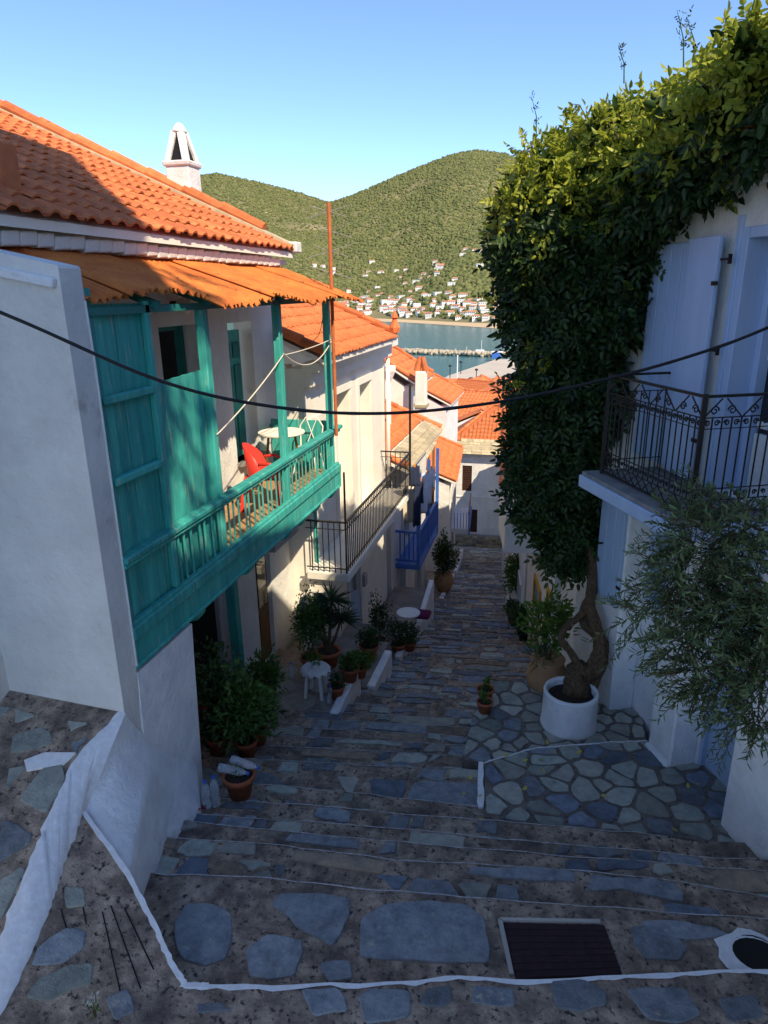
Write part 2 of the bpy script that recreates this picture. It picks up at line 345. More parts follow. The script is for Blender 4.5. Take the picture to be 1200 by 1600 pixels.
while cnt < 185:
    z1 = random.random()
    if z1 < .7: az = random.uniform(-13.8, -3.2); dr = abs(random.gauss(0, 1))*38+28
    elif z1 < .92: az = random.uniform(-20.5, -14.8); dr = random.uniform(35, 230)
    else: az = random.uniform(-20, -4); dr = random.uniform(120, 620)
    r = float(shore_r(az))+dr; x, y, _ = azpt(az, r, 0)
    if any((x-a)**2+(y-b)**2 < 12**2 for a, b in ftaken): continue
    ftaken.append((x, y)); cnt += 1
    k = random.choices([0, 1, 2, 3], [4, 2, 3, 2])[0]
    if dr < 125: g = ('small red roofed house in the village along the far beach', 'houses along the far beach')
    else: g = ('small white house on the green slope above the far shore', 'houses on the far slope')
    if k == 3: g = (('flat roofed white house in the village along the far beach', 'flat roofed houses along the far beach') if dr < 125 else ('flat roofed white house on the green slope above the far shore', 'flat roofed houses on the far slope'))
    put_far(k, az, r, random.uniform(-.5, .5), *g)
# breakwater, quay, boats
def rubble():
    n = 900; t = rng.random(n); a = np.array(PZ(598, 548.5, SEA+1)); b = np.array(PZ(815, 556, SEA+1)); u = (b-a)/np.linalg.norm(b-a); s = np.array([-u[1], u[0], 0])
    c = a+(b-a)*t[:, None]+s*rng.normal(0, 3.0, n)[:, None]; c[:, 2] = SEA+.2+1.9*np.exp(-(rng.normal(0, 1, n))**2)*1.0
    cube = np.array([(x, y, z) for x in (-1, 1) for y in (-1, 1) for z in (-1, 1)])*1.0
    fc = np.array([(0, 1, 3, 2), (4, 6, 7, 5), (0, 4, 5, 1), (2, 3, 7, 6), (0, 2, 6, 4), (1, 5, 7, 3)])
    T = cube[None]*rng.uniform(.7, 1.5, (n, 1, 3))*rng.uniform(.6, 1.2, (n, 8, 1))+c[:, None]
    th = thing('breakwater', tuple(a), 'long rubble stone breakwater across the harbour mouth', 'breakwater')
    core = MB(); e = Vector(s*3.2); core.hexa([Vector(a)-e-Vector((0, 0, 3)), Vector(a)+e-Vector((0, 0, 3)), Vector(b)+e-Vector((0, 0, 3)), Vector(b)-e-Vector((0, 0, 3)), Vector(a)-e*.6+Vector((0, 0, .6)), Vector(a)+e*.6+Vector((0, 0, .6)), Vector(b)+e*.6+Vector((0, 0, .6)), Vector(b)-e*.6+Vector((0, 0, .6))]).build('core', 'rock', th)
    props(mesh_np('boulders', T.reshape(-1, 3), (fc[None]+(np.arange(n)*8)[:, None, None]).reshape(-1, 4), 'rock', th), kind='stuff')
rubble()
qz = SEA+1.6
qp = [PZ(690, 594, qz), PZ(700, 587, qz), PZ(775, 561.5, qz), PZ(850, 560, qz), PZ(900, 600, qz), PZ(760, 606, qz), PZ(690, 602, qz)]
props(MB().prism([(p.x, p.y) for p in qp], qz-3, qz).build('quay', 'quay_stone'), kind='structure')
def boat(px, py, L, label, tall):
    c = PZ(px, py, SEA+.2); t = thing('boat', c, label, 'boat'); u = Vector((.97, -.25, 0)); s = Vector((.25, .97, 0))
    o = [c+u*(L*a)+s*(L*b) for a, b in ((-.5, .12), (-.5, -.12), (.2, -.15), (.5, 0), (.2, .15))]
    m = MB(); m.prism([(p.x, p.y) for p in o], SEA-.2, lambda p: SEA+L*.13); m.build('hull', 'house_white', t)
    d = c+Vector((0, 0, L*.13)); m = MB(); m.hexa([d+u*(L*a)+s*(L*b)+Vector((0, 0, L*z)) for z in (0, .13) for a, b in ((-.25, -.08), (.1, -.08), (.1, .08), (-.25, .08))]); m.build('cabin', 'house_white', t)
    MB().tube([d, d+Vector((0, 0, L*tall))], .12, 5).build('mast', 'white_plastic', t)
boat(712, 554.5, 9, 'small white boat moored left of the others at the breakwater', .4)
boat(729, 554, 9, 'white boat between two others moored at the breakwater', .5)
boat(752, 556, 16, 'largest white boat moored near the end of the quay', .55)
def lamp(px, py, top, label):
    b = PZ(px, py, qz); h = (b.length)*(py-top)/FPX
    t = thing('harbour_lamp', b, label, 'lamp post'); MB().tube([b, b+Vector((0, 0, h))], .22, 6).build('pole', 'dark', t)
    MB().lathe([(.2, 0), (.9, .2), (.7, .9), (.1, 1.1)], b+Vector((0, 0, h)), 8).build('lantern', 'dark', t)
lamp(703, 592, 574, 'dark lamp post nearest the left corner of the quay'); lamp(720, 584, 568, 'dark lamp post second from the quay corner'); lamp(744, 596, 580, 'dark lamp post standing beside the parked cars')
fp = PZ(714, 603, SEA+4); t = thing('flagpole', fp, 'tall bare white pole at the near edge of the harbour', 'pole'); MB().tube([fp, fp+Vector((0, 0, 13))], [.3, .2], 6).build('pole', 'white_plastic', t); MB().ball(fp+Vector((0, 0, 13)), .35, 8, 6).build('finial', 'white_plastic', t)
def car(px, py, m, label):
    c = PZ(px, py, qz); t = thing('car', c, label, 'car'); q = lambda x, y, z: c+Vector((x, y, z))
    MB().hexa([q(-2, -.9, .35), q(2, -.9, .35), q(2, .9, .35), q(-2, .9, .35), q(-2, -.85, .95), q(2, -.85, .85), q(2, .85, .85), q(-2, .85, .95)]).build('body', m, t)
    MB().hexa([q(-1.6, -.8, .95), q(1, -.8, .9), q(1, .8, .9), q(-1.6, .8, .95), q(-1.2, -.65, 1.5), q(.4, -.65, 1.5), q(.4, .65, 1.5), q(-1.2, .65, 1.5)]).build('cabin', 'glass_dark', t)
    for x in (-1.25, 1.25):
        for y in (-.8, .8): MB().tube([q(x, y-.1, .33), q(x, y+.1, .33)], .33, 10).build('wheel', 'rubber', t)
car(737, 594.5, 'red', 'small red car parked on the quay'); car(751, 595.5, 'cloth_navy', 'dark blue car parked on the quay beside the lamp post')
kk = PZ(776, 560, qz); t = thing('kiosk', kk, 'small blue hut at the far end of the quay', 'hut'); MB().box(kk.x-3, kk.x+3, kk.y-2, kk.y+2, qz, qz+4).build('wall', 'blue', t); MB().box(kk.x-3.4, kk.x+3.4, kk.y-2.4, kk.y+2.4, qz+4, qz+4.5).build('roof', 'house_white', t)
# slope the town stands on, from the end of the lane down to the harbour
props(MB().add([(-120, 47.5, -18.5), (60, 47.5, -18.5), (60, 120, -30), (-120, 120, -30), (60, 300, SEA+1.2), (-120, 300, SEA+1.2), (60, 352, SEA+1.2), (-60, 352, SEA+1.2)], [(0, 1, 2, 3), (3, 2, 4, 5), (5, 4, 6, 7)]).build('town_slope', 'yard'), kind='structure')
props(MB().add([(-120, -30, -3), (-9.5, -30, -3), (-9.5, 48, -18.6), (-120, 48, -18.6)], [(0, 1, 2, 3)]).build('left_slope', 'yard'), kind='structure')
props(MB().add([(9.5, -30, -2), (120, -30, -2), (120, 48, -18.6), (9.5, 48, -18.6)], [(0, 1, 2, 3)]).build('right_slope', 'yard'), kind='structure')
# ================================================================ roofs
def tile_mesh(tw, tl, amp=.038):
    prof = []
    for i in range(9):
        a = i/8; prof.append((a*tw*1.02, amp*(max(0, math.sin(math.pi*min(1, a/.62))) if a < .62 else -.12*math.sin(math.pi*(a-.62)/.38))))
    V = []; Fc = []; n = len(prof)
    for k, (v, dz) in enumerate(((0, .034), (tl*1.06, .004))):
        for x, z in prof: V.append((x, v, z+dz))
    for x, z in prof: V.append((x, 0, z+.012))
    for i in range(n-1): Fc += [(i, i+1, n+i+1, n+i), (2*n+i, 2*n+i+1, i+1, i)]
    me = bpy.data.meshes.new('tile'); me.from_pydata(V, [], Fc); return me
def roof_stuff(name, P, U, Vv, w, l, parent, tw=.24, tl=.36, m='tile', keep=None, amp=.038):
    P = np.array(P, float); U = unit(np.array(U, float)); Vv = unit(np.array(Vv, float)); Nn = np.cross(U, Vv)
    if Nn[2] < 0: Nn = -Nn
    tm = tile_mesh(tw, tl, amp); tv = np.array([v.co for v in tm.vertices]); tf = np.array([p.vertices[:] for p in tm.polygons]); bpy.data.meshes.remove(tm)
    VS = []; FS = []; k = 0
    for j in range(int(l/tl+.5)):
        for i in range(int(w/tw+.5)):
            if keep and not keep(i*tw+tw/2, j*tl+tl/2): continue
            q = tv+np.array([i*tw, j*tl, 0])+np.array([random.uniform(-.006, .006), random.uniform(-.012, .012), random.uniform(-.004, .006)])
            VS.append(P+q[:, :1]*U+q[:, 1:2]*Vv+q[:, 2:]*Nn); FS.append(tf+k); k += len(tv)
    return props(mesh_np(name, np.concatenate(VS), np.concatenate(FS), m, parent), kind='stuff')
def slab_roof(F, t0, t1, ne, ze, sl, depth, parent, name='roof', m='cream', th=.12):
    mb = MB(); p = [F.pt(t, n, z) for z_ in (0, 1) for t, n, z in ()]
    a = [F.pt(t0, ne, ze-th), F.pt(t1, ne, ze-th), F.pt(t1, ne-depth, ze-th+depth*sl), F.pt(t0, ne-depth, ze-th+depth*sl)]
    mb.hexa(a+[q+Vector((0, 0, th-.02)) for q in a]); return mb.build(name, m, parent)
def tiled(F, t0, t1, ne, ze, sl, depth, roof, name='roof_tiles', **k):
    L = math.hypot(1, sl); return roof_stuff(name, F.pt(t0, ne, ze), F.u, -F.n+Vector((0, 0, sl)), t1-t0, depth*L, roof, **k)
def back_half(F, t0, t1, ne, ze, sl, depth, parent, body):
    zr = ze+depth*sl; r = slab_roof(FR(F.pt(0, ne-2*depth, 0), F.u, -F.n), t0, t1, 0, ze, sl, depth, parent, 'rear_roof', 'tile')
def ridge(F, t0, t1, n, z, parent, r=.13, L=.42, name='ridge_tile'):
    k = int((t1-t0)/L)
    for i in range(k):
        a = F.pt(t0+i*L, n, z); b = F.pt(t0+(i+1)*L+.04, n, z+.015); MB().tube([a, b], [r*.92, r], 8).build(name, 'tile', parent)
def verge(p0, p1, parent, r=.11, L=.4, m='tile', name='verge_tile'):
    p0 = Vector(p0); p1 = Vector(p1); d = p1-p0; k = max(1, int(d.length/L))
    for i in range(k):
        a = p0+d*(i/k); b = p0+d*((i+1.12)/k); MB().tube([a+Vector((0, 0, .02)), b], [r, r*.88], 9).build(name, m, parent)
# ================================================================ first house on the left with the teal balcony
XW = -4.55; FL = FR((XW, 0), (0, 1), (1, 0))
H1 = thing('teal_balcony_house', (-5, 7, -6.2), 'white house with an orange tiled roof and long teal wooden balcony', 'house')
wt0, wz1 = FL.px(247, 512); wt1, wz0 = FL.px(318, 598); wt1 = FL.px(312, 550)[0]
dt0, dz1 = FL.px(357, 505); dt1, dz0 = FL.px(404, 712)
dt0 = FL.px(362, 600)[0]
win = (wt0, wt1, wz0-.5, wz1); dor = (dt0, dt0+.82, -2.45, dz1)
wall(FL, 2.0, 11.0, -2.85, .62, .3, [win, dor]).build('wall', 'plaster', H1)
# lower storey: dark porch, brown door
gd0 = FL.px(407, 1000)[0]; gd1 = FL.px(430, 1000)[0]; gw0 = FL.px(365, 960)[0]
wall(FL, -1.0, 5.2, -6.5, -2.851, .3, []).build('near_lower_wall', 'plaster', H1)
wall(FL, -1.0, 2.0, -2.85, .62, .3, []).build('near_wall', 'plaster', H1)
low = wall(FL, 5.2, 11.0, -8.6, -2.85, .3, [(5.45, gw0, -6.3, -3.35), (gd0, gd1, -6.15, -3.7)])
low.build('lower_wall', 'plaster', H1)
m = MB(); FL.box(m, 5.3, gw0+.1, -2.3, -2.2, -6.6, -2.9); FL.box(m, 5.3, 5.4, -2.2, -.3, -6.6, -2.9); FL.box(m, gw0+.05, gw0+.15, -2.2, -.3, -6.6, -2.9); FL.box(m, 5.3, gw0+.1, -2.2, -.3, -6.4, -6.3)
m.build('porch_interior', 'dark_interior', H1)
d1 = MB(); FL.box(d1, gd0+.03, gd1-.03, -.14, -.06, -6.15, -3.7); d1 = d1.build('street_door', 'wood', H1, bevel=.01)
for z0, z1 in ((-6.05, -5.2), (-5.1, -3.85)):
    m = MB(); FL.box(m, gd0+.12, gd1-.12, -.059, -.035, z0, z1); m.build('door_panel', 'wood' if z1 < -5 else 'glass_dark', d1, bevel=.01)
m = MB(); FL.box(m, gd0-.05, gd1+.1, 0, .75, -6.6, -6.12); m.build('doorstep', 'slate_brown', H1, bevel=.02)
m = MB(); FL.box(m, gd0-.1, gd1+.35, .003, .42, -3.95, -3.55); m.build('door_hood', 'grey_metal', H1, bevel=.015)
# teal porch post and lintel bracket
m = MB(); m.bar(FL.pt(gw0-.06, .05, -6.2), FL.pt(gw0-.1, .05, -3.2), .14); m.build('porch_post', 'teal', H1)
m = MB(); m.bar(FL.pt(gw0-1.0, .3, -6.2), FL.pt(gw0-1.0, .3, -3.2), .06); m.build('porch_rail', 'grey_metal', H1)
# side wall closing the balcony and battered lower wall
m = MB(); yz = 4.36
m.extr([(XW-.2, yz, -5.6), (-3.4, yz, -5.6), (-3.4, yz, .17), (-3.41, yz, .19), (XW-.2, yz, .46)], (0, .24, 0)); m.build('side_wall', 'plaster', H1)
m = MB(); m.hexa([(-3.33, 4.37, -5.9), (-3.35, 5.3, -5.9), (-3.75, 5.3, -5.9), (-3.75, 4.37, -5.9), (-3.395, 4.605, -3.17), (-3.395, 5.56, -3.17), (-3.75, 5.56, -3.17), (-3.75, 4.605, -3.17)]); m.build('battered_wall', 'limewash', H1)
m = MB(); m.bar((XW-.1, 4.34, .30), (-3.43, 4.34, .07), .05, .07); m.build('coping_moulding', 'limewash', H1, bevel=.01)
m = MB(); m.tube([(-3.40, 4.6, -.05), (-3.392, 4.602, -.5), (-3.392, 4.602, -3.1)], .009, 6); m.build('wall_cable', 'limewash', H1)
# window and balcony door
FLi = FL
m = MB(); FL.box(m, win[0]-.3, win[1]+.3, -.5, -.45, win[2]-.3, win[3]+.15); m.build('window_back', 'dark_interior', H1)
w_ = MB(); FL.box(w_, win[0]+.02, win[0]+.06, -.28, -.22, win[2], win[3]); FL.box(w_, win[1]-.1, win[1]-.02, -.29, -.2, win[2], win[3]); FL.box(w_, win[0]+.06, win[1]-.1, -.28, -.22, win[3]-.07, win[3]); w_.build('window_frame', 'teal_dark', H1)
dd = MB(); FL.box(dd, dor[0]+.03, dor[0]+.72, -.22, -.17, dor[2], dor[3]-.12); dd = dd.build('balcony_door', 'teal', H1)
for z0, z1 in ((-2.35, -1.75), (-1.6, -1.05), (-.95, -.72)):
    for a, b in ((.12, .36), (.44, .66)):
        m = MB(); FL.box(m, dor[0]+a, dor[0]+b, -.169, -.15, z0, z1); m.build('door_panel', 'teal_dark', dd, bevel=.012)
m = MB(); FL.box(m, dor[0]-.03, dor[1]+.03, -.25, .1, -2.5, -2.45); m.build('door_sill', 'stonegrey', H1)
lamp_ = FL.px(285, 478, .14); m = MB(); c = FL.pt(lamp_[0], .16, lamp_[1]); m.ball(c, .1, 14, 10, (1, 1, 1)); gl = m.build('wall_lamp', 'cream', H1, smooth=True)
m = MB(); m.tube([FL.pt(lamp_[0], 0, lamp_[1]), FL.pt(lamp_[0], .1, lamp_[1])], .06, 10); m.build('lamp_base', 'dark', gl)
# roof with single tiles
ZE = .60; NE = .38; SL = .445; YV = 10.98
RF = slab_roof(FL, 2.2, YV, NE, ZE, SL, 5.6, H1, 'roof', 'cream', .1)
back_half(FL, 2.2, YV, NE, ZE, SL, 5.6, H1, None)
tm = tile_mesh(.235, .37); tm.materials.append(MATS['tile']); LL = math.hypot(1, SL)
U = Vector((0, 1, 0)); Vv = Vector((-1, 0, SL)).normalized(); Nn = Vector((SL, 0, 1)).normalized(); rest = []
cand = []
for j in range(16):
    for i in range(37):
        p = Vector((XW+NE+.05, YV-.08-(i+1)*.235, ZE))+Vv*(j*.37)
        q = proj(p+Vv*.18+U*.12); d = p.length
        cand.append((-(q[0]) if q[0] < -20 else 1/d, i, j, p, q))
vis = sorted([c for c in cand if c[4][0] > -15], key=lambda c: c[3].length)[:300]
vs = {(c[1], c[2]) for c in vis}
for _, i, j, p, q in cand:
    M = Matrix((U, Vv, Nn)).transposed().to_4x4()
    if (i, j) in vs:
        o = bpy.data.objects.new('roof_tile', tm); COL.objects.link(o); o.parent = RF
        o.matrix_local = Matrix.Translation(p-wloc(RF)+Nn*random.uniform(-.004, .008)+Vv*random.uniform(-.012, .012))@M@Matrix.Rotation(random.uniform(-.012, .012), 4, 'Z')
    else: rest.append(p)
if rest:
    tv = np.array([v.co for v in tm.vertices]); tf = np.array([p.vertices[:] for p in tm.polygons]); A = np.array([U, Vv, Nn])
    VV = np.concatenate([np.array(p)+tv@A for p in rest]); FF = np.concatenate([tf+k*len(tv) for k in range(len(rest))])
    props(mesh_np('remaining_roof_tiles', VV, FF, 'tile', RF), kind='stuff')
m = MB(); m.bar((XW+NE+.03, YV-.06, ZE+.05), (XW+NE-5.55, YV-.06, ZE+5.55*SL+.05), .26, .1, (0, 0, 1)); m.build('verge_mortar', 'slab_stone', RF)
verge((XW+NE-5.55, YV-.02, ZE+5.55*SL+.14), (XW+NE-.55, YV-.02, ZE+.55*SL+.14), RF, .1, .62)
m = MB(); m.box(XW+NE-.45, XW+NE+.09, YV-.12, YV+.12, ZE-.02, ZE+.14); m.build('eave_end_block', 'plaster', RF, bevel=.015)
# cornice: two bands and a row of projecting tiles
m = MB(); FL.box(m, 2.2, YV, 0, .14, .30, .40); FL.box(m, 2.2, YV, 0, .24, .40, .47); m.build('cornice', 'plaster', H1)
ct = MB(); ct.extr([(0, 0, 0), (.3, 0, 0), (.3, 0, .035), (.3, .02, .055), (0, .02, .075), (0, 0, .075)], (0, .2, 0)); cm = None
for i in range(36):
    y = 3.2+i*.204
    m = MB(); m.hexa([(XW+.1, y, .36), (XW+.31, y, .36), (XW+.31, y+.2, .375), (XW+.1, y+.2, .375), (XW+.1, y, .475), (XW+.33, y, .475), (XW+.33, y+.2, .49), (XW+.1, y+.2, .49)]) if cm is None else None
    if cm is None:
        m.v = [p-Vector((0, y, 0)) for p in m.v]; o = m.build('cornice_tile', 'plaster', H1, bevel=.012); cm = o.data; base = o.location.copy()
    else: o = link('cornice_tile', cm, 'plaster', H1)
    o.location = (0, y, random.uniform(-.008, .008))
# rusty flue at the left edge of the roof
m = MB(); c = PP(2, 300, (XW+NE, 0, ZE), (SL, 0, 1)); m.box(c.x-.13, c.x+.13, c.y-.13, c.y+.12, c.z-.15, c.z+.38); m.build('rusty_flue', 'rust_pole', RF, bevel=.02)
# chimney
cc = PX(289, 300, -6.05); CX, CY = cc.x, cc.y; zb = 1.2; zt = PY(290, 262, CY)[2]; ztop = PY(282, 192, CY)[2]; hw = .2
ch = MB(); ch.hexa([(CX+a*hw*k, CY+b*hw*k, z) for z, k in ((zb-3, 1.1), (zt, 1)) for a, b in ((-1, -1), (1, -1), (1, 1), (-1, 1))]); ch = ch.build('chimney', 'plaster', H1, bevel=.015)
m = MB(); m.hexa([(CX+a*hw*k, CY+b*hw*k, z) for z, k in ((zt, 1.13), (zt+.08, 1.2)) for a, b in ((-1, -1), (1, -1), (1, 1), (-1, 1))]); m.build('chimney_collar', 'plaster', ch, bevel=.02)
hc = ztop-zt-.08
for a, b in ((-1, -1), (1, -1), (1, 1), (-1, 1)):
    m = MB(); z0 = zt+.08; z1 = ztop-.2*hc-.0; q = lambda ax, by, z, k: (CX+ax*hw*k, CY+by*hw*k, z)
    m.hexa([q(a, b, z0, 1), q(a*.55, b, z0, 1), q(a*.55, b*.55, z0, 1), q(a, b*.55, z0, 1), q(a*.48, b*.48, z1, 1), q(a*.0, b*.48, z1, 1), q(0, 0, z1, 1), q(a*.48, b*.0, z1, 1)]); m.build('cowl_pier', 'plaster', ch)
m = MB(); m.hexa([(CX+a*hw*k, CY+b*hw*k, z) for z, k in ((zt+.08, .8), (ztop-.2*hc, .3)) for a, b in ((-1, -1), (1, -1), (1, 1), (-1, 1))]); m.build('cowl_dark_core', 'dark', ch)  # solid dark core, makes the cowl openings read dark
m = MB(); m.lathe([(hw*.6, ztop-.24*hc), (hw*.62, ztop-.21*hc), (.06, ztop-.02), (.03, ztop)], (CX, CY, 0), 12); m.build('cowl_cap', 'plaster', ch, smooth=False)
# ---------------------------------------------------------------- balcony
BY0, BY1, XB = 4.6, 10.55, -3.4
bal = MB(); bal.box(XW, XB-.06, BY0, BY1, -2.94, -2.83); bal = bal.build('balcony', 'teal_dark', H1)
for i in range(6):
    m = MB(); x = XW+.02+i*.182; m.box(x, x+.174, BY0, BY1-.05, -2.83, -2.795+random.uniform(-.003, .003)); m.build('floor_plank', 'wood_pale', bal)
m = MB(); m.box(XB-.05, XB, BY0+.005, BY1, -3.15, -2.76); m.build('fascia', 'teal', bal, bevel=.006)
m = MB(); m.box(XB+.001, XB+.035, BY0, BY1+.03, -2.86, -2.74); m.build('fascia_moulding', 'teal', bal, bevel=.012)
m = MB(); m.box(XB+.001, XB+.02, BY0, BY1+.02, -3.13, -3.09); m.build('fascia_moulding', 'teal', bal, bevel=.006)
m = MB(); m.box(XW, XB+.02, BY1+.001, BY1+.05, -3.13, -2.78); m.build('fascia', 'teal', bal, bevel=.006)
for y in (5.8, 7.05, 8.3, 8.9, 9.55, 10.35):
    m = MB(); m.extr([(XB-.55, y, -3.14), (XB-.03, y, -3.14), (XB-.03, y, -3.2), (XB-.08, y, -3.27), (XB-.2, y, -3.3), (XB-.55, y, -3.3)], (0, .12, 0)); m.build('joist_end', 'teal', bal, bevel=.008)
PO = [6.44, 8.38, 10.35]
for y in PO:
    m = MB(); m.box(XB-.105, XB-.01, y-.055, y+.055, -2.83, -.16); m.build('post', 'teal', bal, bevel=.008)
m = MB(); m.box(XB-.12, XB-.02, BY0+.01, BY0+.1, -2.83, .04); m.build('post', 'teal', bal)
m = MB(); m.box(XB-.07, XB+.055, BY0, BY1+.12, -2.155, -2.095); r_ = m.build('top_rail', 'teal', bal, bevel=.014)
m = MB(); m.box(XB-.04, XB+.03, BY0, BY1+.06, -2.2, -2.156); m.build('rail_moulding', 'teal', r_, bevel=.01)
m = MB(); m.box(XB-.045, XB+.015, BY0, BY1, -2.759, -2.70); m.build('bottom_rail', 'teal', bal, bevel=.008)
m = MB(); m.box(XW, XB-.02, BY1-.09, BY1-.04, -2.15, -2.09); m.build('end_rail', 'teal', bal, bevel=.01)
ybs = [5.5+.135*i for i in range(7)]+[6.58+.135*i for i in range(13)]+[8.52+.135*i for i in range(13)]
bmesh0 = None
for y in ybs:
    if bmesh0 is None:
        m = MB(); m.box(-.0085, .0085, -.0085, .0085, -2.70, -2.2); m.v = [p+wloc(bal) for p in m.v]; o = m.build('baluster', 'teal', bal); bmesh0 = o.data
    else: o = link('baluster', bmesh0, 'teal', bal)
    o.location = Vector((XB-.015, y, 0))-wloc(bal); o.rotation_euler.x = random.uniform(-.012, .012)
for i in range(5):
    y = BY0+.1+i*.155; m = MB(); m.box(XB-.09, XB-.06+random.uniform(-.003, .003), y, y+.15, -2.82, -.08); m.build('tall_panel_board', 'teal', bal)
for z in (-.80, -1.46):
    m = MB(); m.box(XB-.055, XB+.014, BY0+.06, 5.37, z-.035, z+.03); m.build('panel_batten', 'teal', bal, bevel=.01)
m = MB(); m.box(XB-.06, XB+.0, 5.375, 5.45, -2.7, -.06); m.build('panel_stile', 'teal', bal, bevel=.01)
for i in range(5):
    y = 5.46+i*.182; m = MB(); m.box(XB-.1, XB-.075+random.uniform(-.002, .002), y, y+.179, -2.82, -.775+.006*i); m.build('low_panel_board', 'teal', bal)
for i in range(7):
    x = XW+.04+i*.152; m = MB(); m.box(x, x+.148, BY1-.12, BY1-.09, -2.82, -2.0); m.build('end_panel_board', 'teal', bal)
m = MB(); m.bar((XW+.1, BY1-.08, -2.75), (XB-.1, BY1-.08, -2.1), .03, .06); m.build('end_brace', 'teal', bal)
# canopy of rusted corrugated sheets
def zc(x): return -.13+(x+3.1)*-.33
shs = [(4.6, 5.15, -3.36), (5.05, 6.3, -3.3), (6.2, 7.5, -3.12), (7.4, 8.7, -3.1), (8.6, 9.8, -3.07), (9.7, 10.72, -3.0)]
can = MB(); can.box(XB-.1, XB-.0, BY0, BY1+.1, -.16, -.1); can = can.build('canopy', 'teal_dark', H1)
m = MB(); m.box(XW, XW+.06, BY0, BY1, .26, .33); m.build('wall_plate', 'teal_dark', can)
for y in (5.5, 6.44, 7.4, 8.38, 9.4, 10.35):
    m = MB(); m.bar((XW+.05, y, .28), (XB+.05, y, -.1), .06, .06); m.build('rafter', 'teal_dark', can)
for k, (y0, y1, xe) in enumerate(shs):
    ny = int((y1-y0)/.0125); nx = 14; ys = np.linspace(y0, y1, ny); lift = .022*(k % 2)+.05
    rag = np.interp(ys, np.linspace(y0, y1, 9), rng.uniform(-.04, .05, 9))+rng.uniform(-.012, .012, ny)
    g = []
    for a in np.linspace(0, 1, nx):
        x = (XW+.06)*(1-a)+(xe+rag)*a; z = zc(x)+lift+.024*np.sin(ys*2*math.pi/.1)+.02*np.sin(ys*2.3+k)*a-.05*(a**3)*(.6+.4*np.sin(ys*3+1))
        g.append(np.stack([x, ys, z], 1))
    V = np.concatenate(g); ii, jj = np.meshgrid(np.arange(nx-1), np.arange(ny-1), indexing='ij'); a = (ii*ny+jj).ravel()
    sh = mesh_np('corrugated_sheet', V, np.stack([a, a+1, a+ny+1, a+ny], 1), 'rust', can, True)
    so = sh.modifiers.new('t', 'SOLIDIFY'); so.thickness = .003
# clothes lines between the posts
def rope(pts, sag, r, name, label, m='rope', n=14):
    mb = MB(); out = []
    for (a, b), s in zip(zip(pts, pts[1:]), sag):
        a = Vector(a); b = Vector(b); out += [a.lerp(b, i/n)-Vector((0, 0, s*4*(i/n)*(1-i/n))) for i in range(n)]
    out.append(Vector(pts[-1])); mb.tube(out, r, 5); return props(mb.build(name, m), label, 'rope')
rope([(XB+.0, 6.44, -1.42), (XB+.0, 8.38, -.78), (XB, 10.35, -.72)], [.04, .02], .008, 'clothes_line', 'taut white cord strung between the three teal balcony posts')
rope([(XB+.012, 8.38, -.76), (XB+.012, 10.35, -.74)], [.24], .008, 'clothes_line', 'slack white cord drooping between the two far teal posts')
# antenna on its rusty pole
ap = PX(518, 452, -3.3); at = PX(518, 318, -3.3); at.y = ap.y
A = thing('television_antenna', ap, 'thin television antenna on a rusty orange pole above the canopy', 'antenna')
MB().tube([ap-Vector((0, 0, 2.2)), (at.x, at.y, at.z)], .028, 8).build('pole', 'rust_pole', A)
for k, f in enumerate((.1, .32, .55, .8)):
    z = at.z-(at.z-ap.z)*f
    for sx in (-1, 1):
        m = MB(); m.tube([(ap.x-.3, ap.y-.12*sx, z+.09*sx*(1 if k % 2 else -1)), (ap.x+.3, ap.y+.12*sx, z-.09*sx*(1 if k % 2 else -1))], .004, 4); m.build('element', 'grey_metal', A)
# ================================================================ second house: white, concrete balcony, black iron railing
X2 = -4.15; F2 = FR((X2, 0), (0, 1), (1, 0))
H2 = thing('white_house', (-5, 14, -8), 'white two storey house with concrete balcony and black iron railing', 'house')
E2 = F2.px(601, 560)[0]; S2 = 11.06
def nich(xa, ya, xb, zlow):
    t0, z1 = F2.px(xa, ya); t1 = F2.px(xb, ya)[0]; return (t0, t1, zlow, z1)
n1 = nich(479, 640, 503, -3.2); n2 = nich(524, 618, 545, -4.8); n3 = nich(560, 603, 578, -4.8)
n1 = (n1[0], n1[1], n1[2], -2.3)
g1 = (F2.px(484, 960)[0], F2.px(497, 960)[0], -7.0, -5.3); g2 = (F2.px(545, 960)[0], F2.px(562, 960)[0], -7.6, -6.1)
wall(F2, S2, E2, -9.5, -1.25, .3, [n1, n2, n3]+[]).build('wall', 'cream', H2)
for k in (n1, n2, n3):
    m = MB(); F2.box(m, k[0], k[1], -.33, -.3, k[2], k[3]); sh = m.build('closed_shutter', 'cream', H2)
    m = MB(); F2.box(m, k[0]-.16, k[0]-.02, .001, .035, k[2], k[3]+.02); m.build('window_surround', 'cream', H2)
    m = MB(); F2.box(m, k[1]+.02, k[1]+.16, .001, .035, k[2], k[3]+.02); m.build('window_surround', 'cream', H2)
    m = MB(); F2.box(m, k[0]-.16, k[1]+.16, .001, .04, k[3]+.021, k[3]+.16); m.build('window_surround', 'cream', H2)
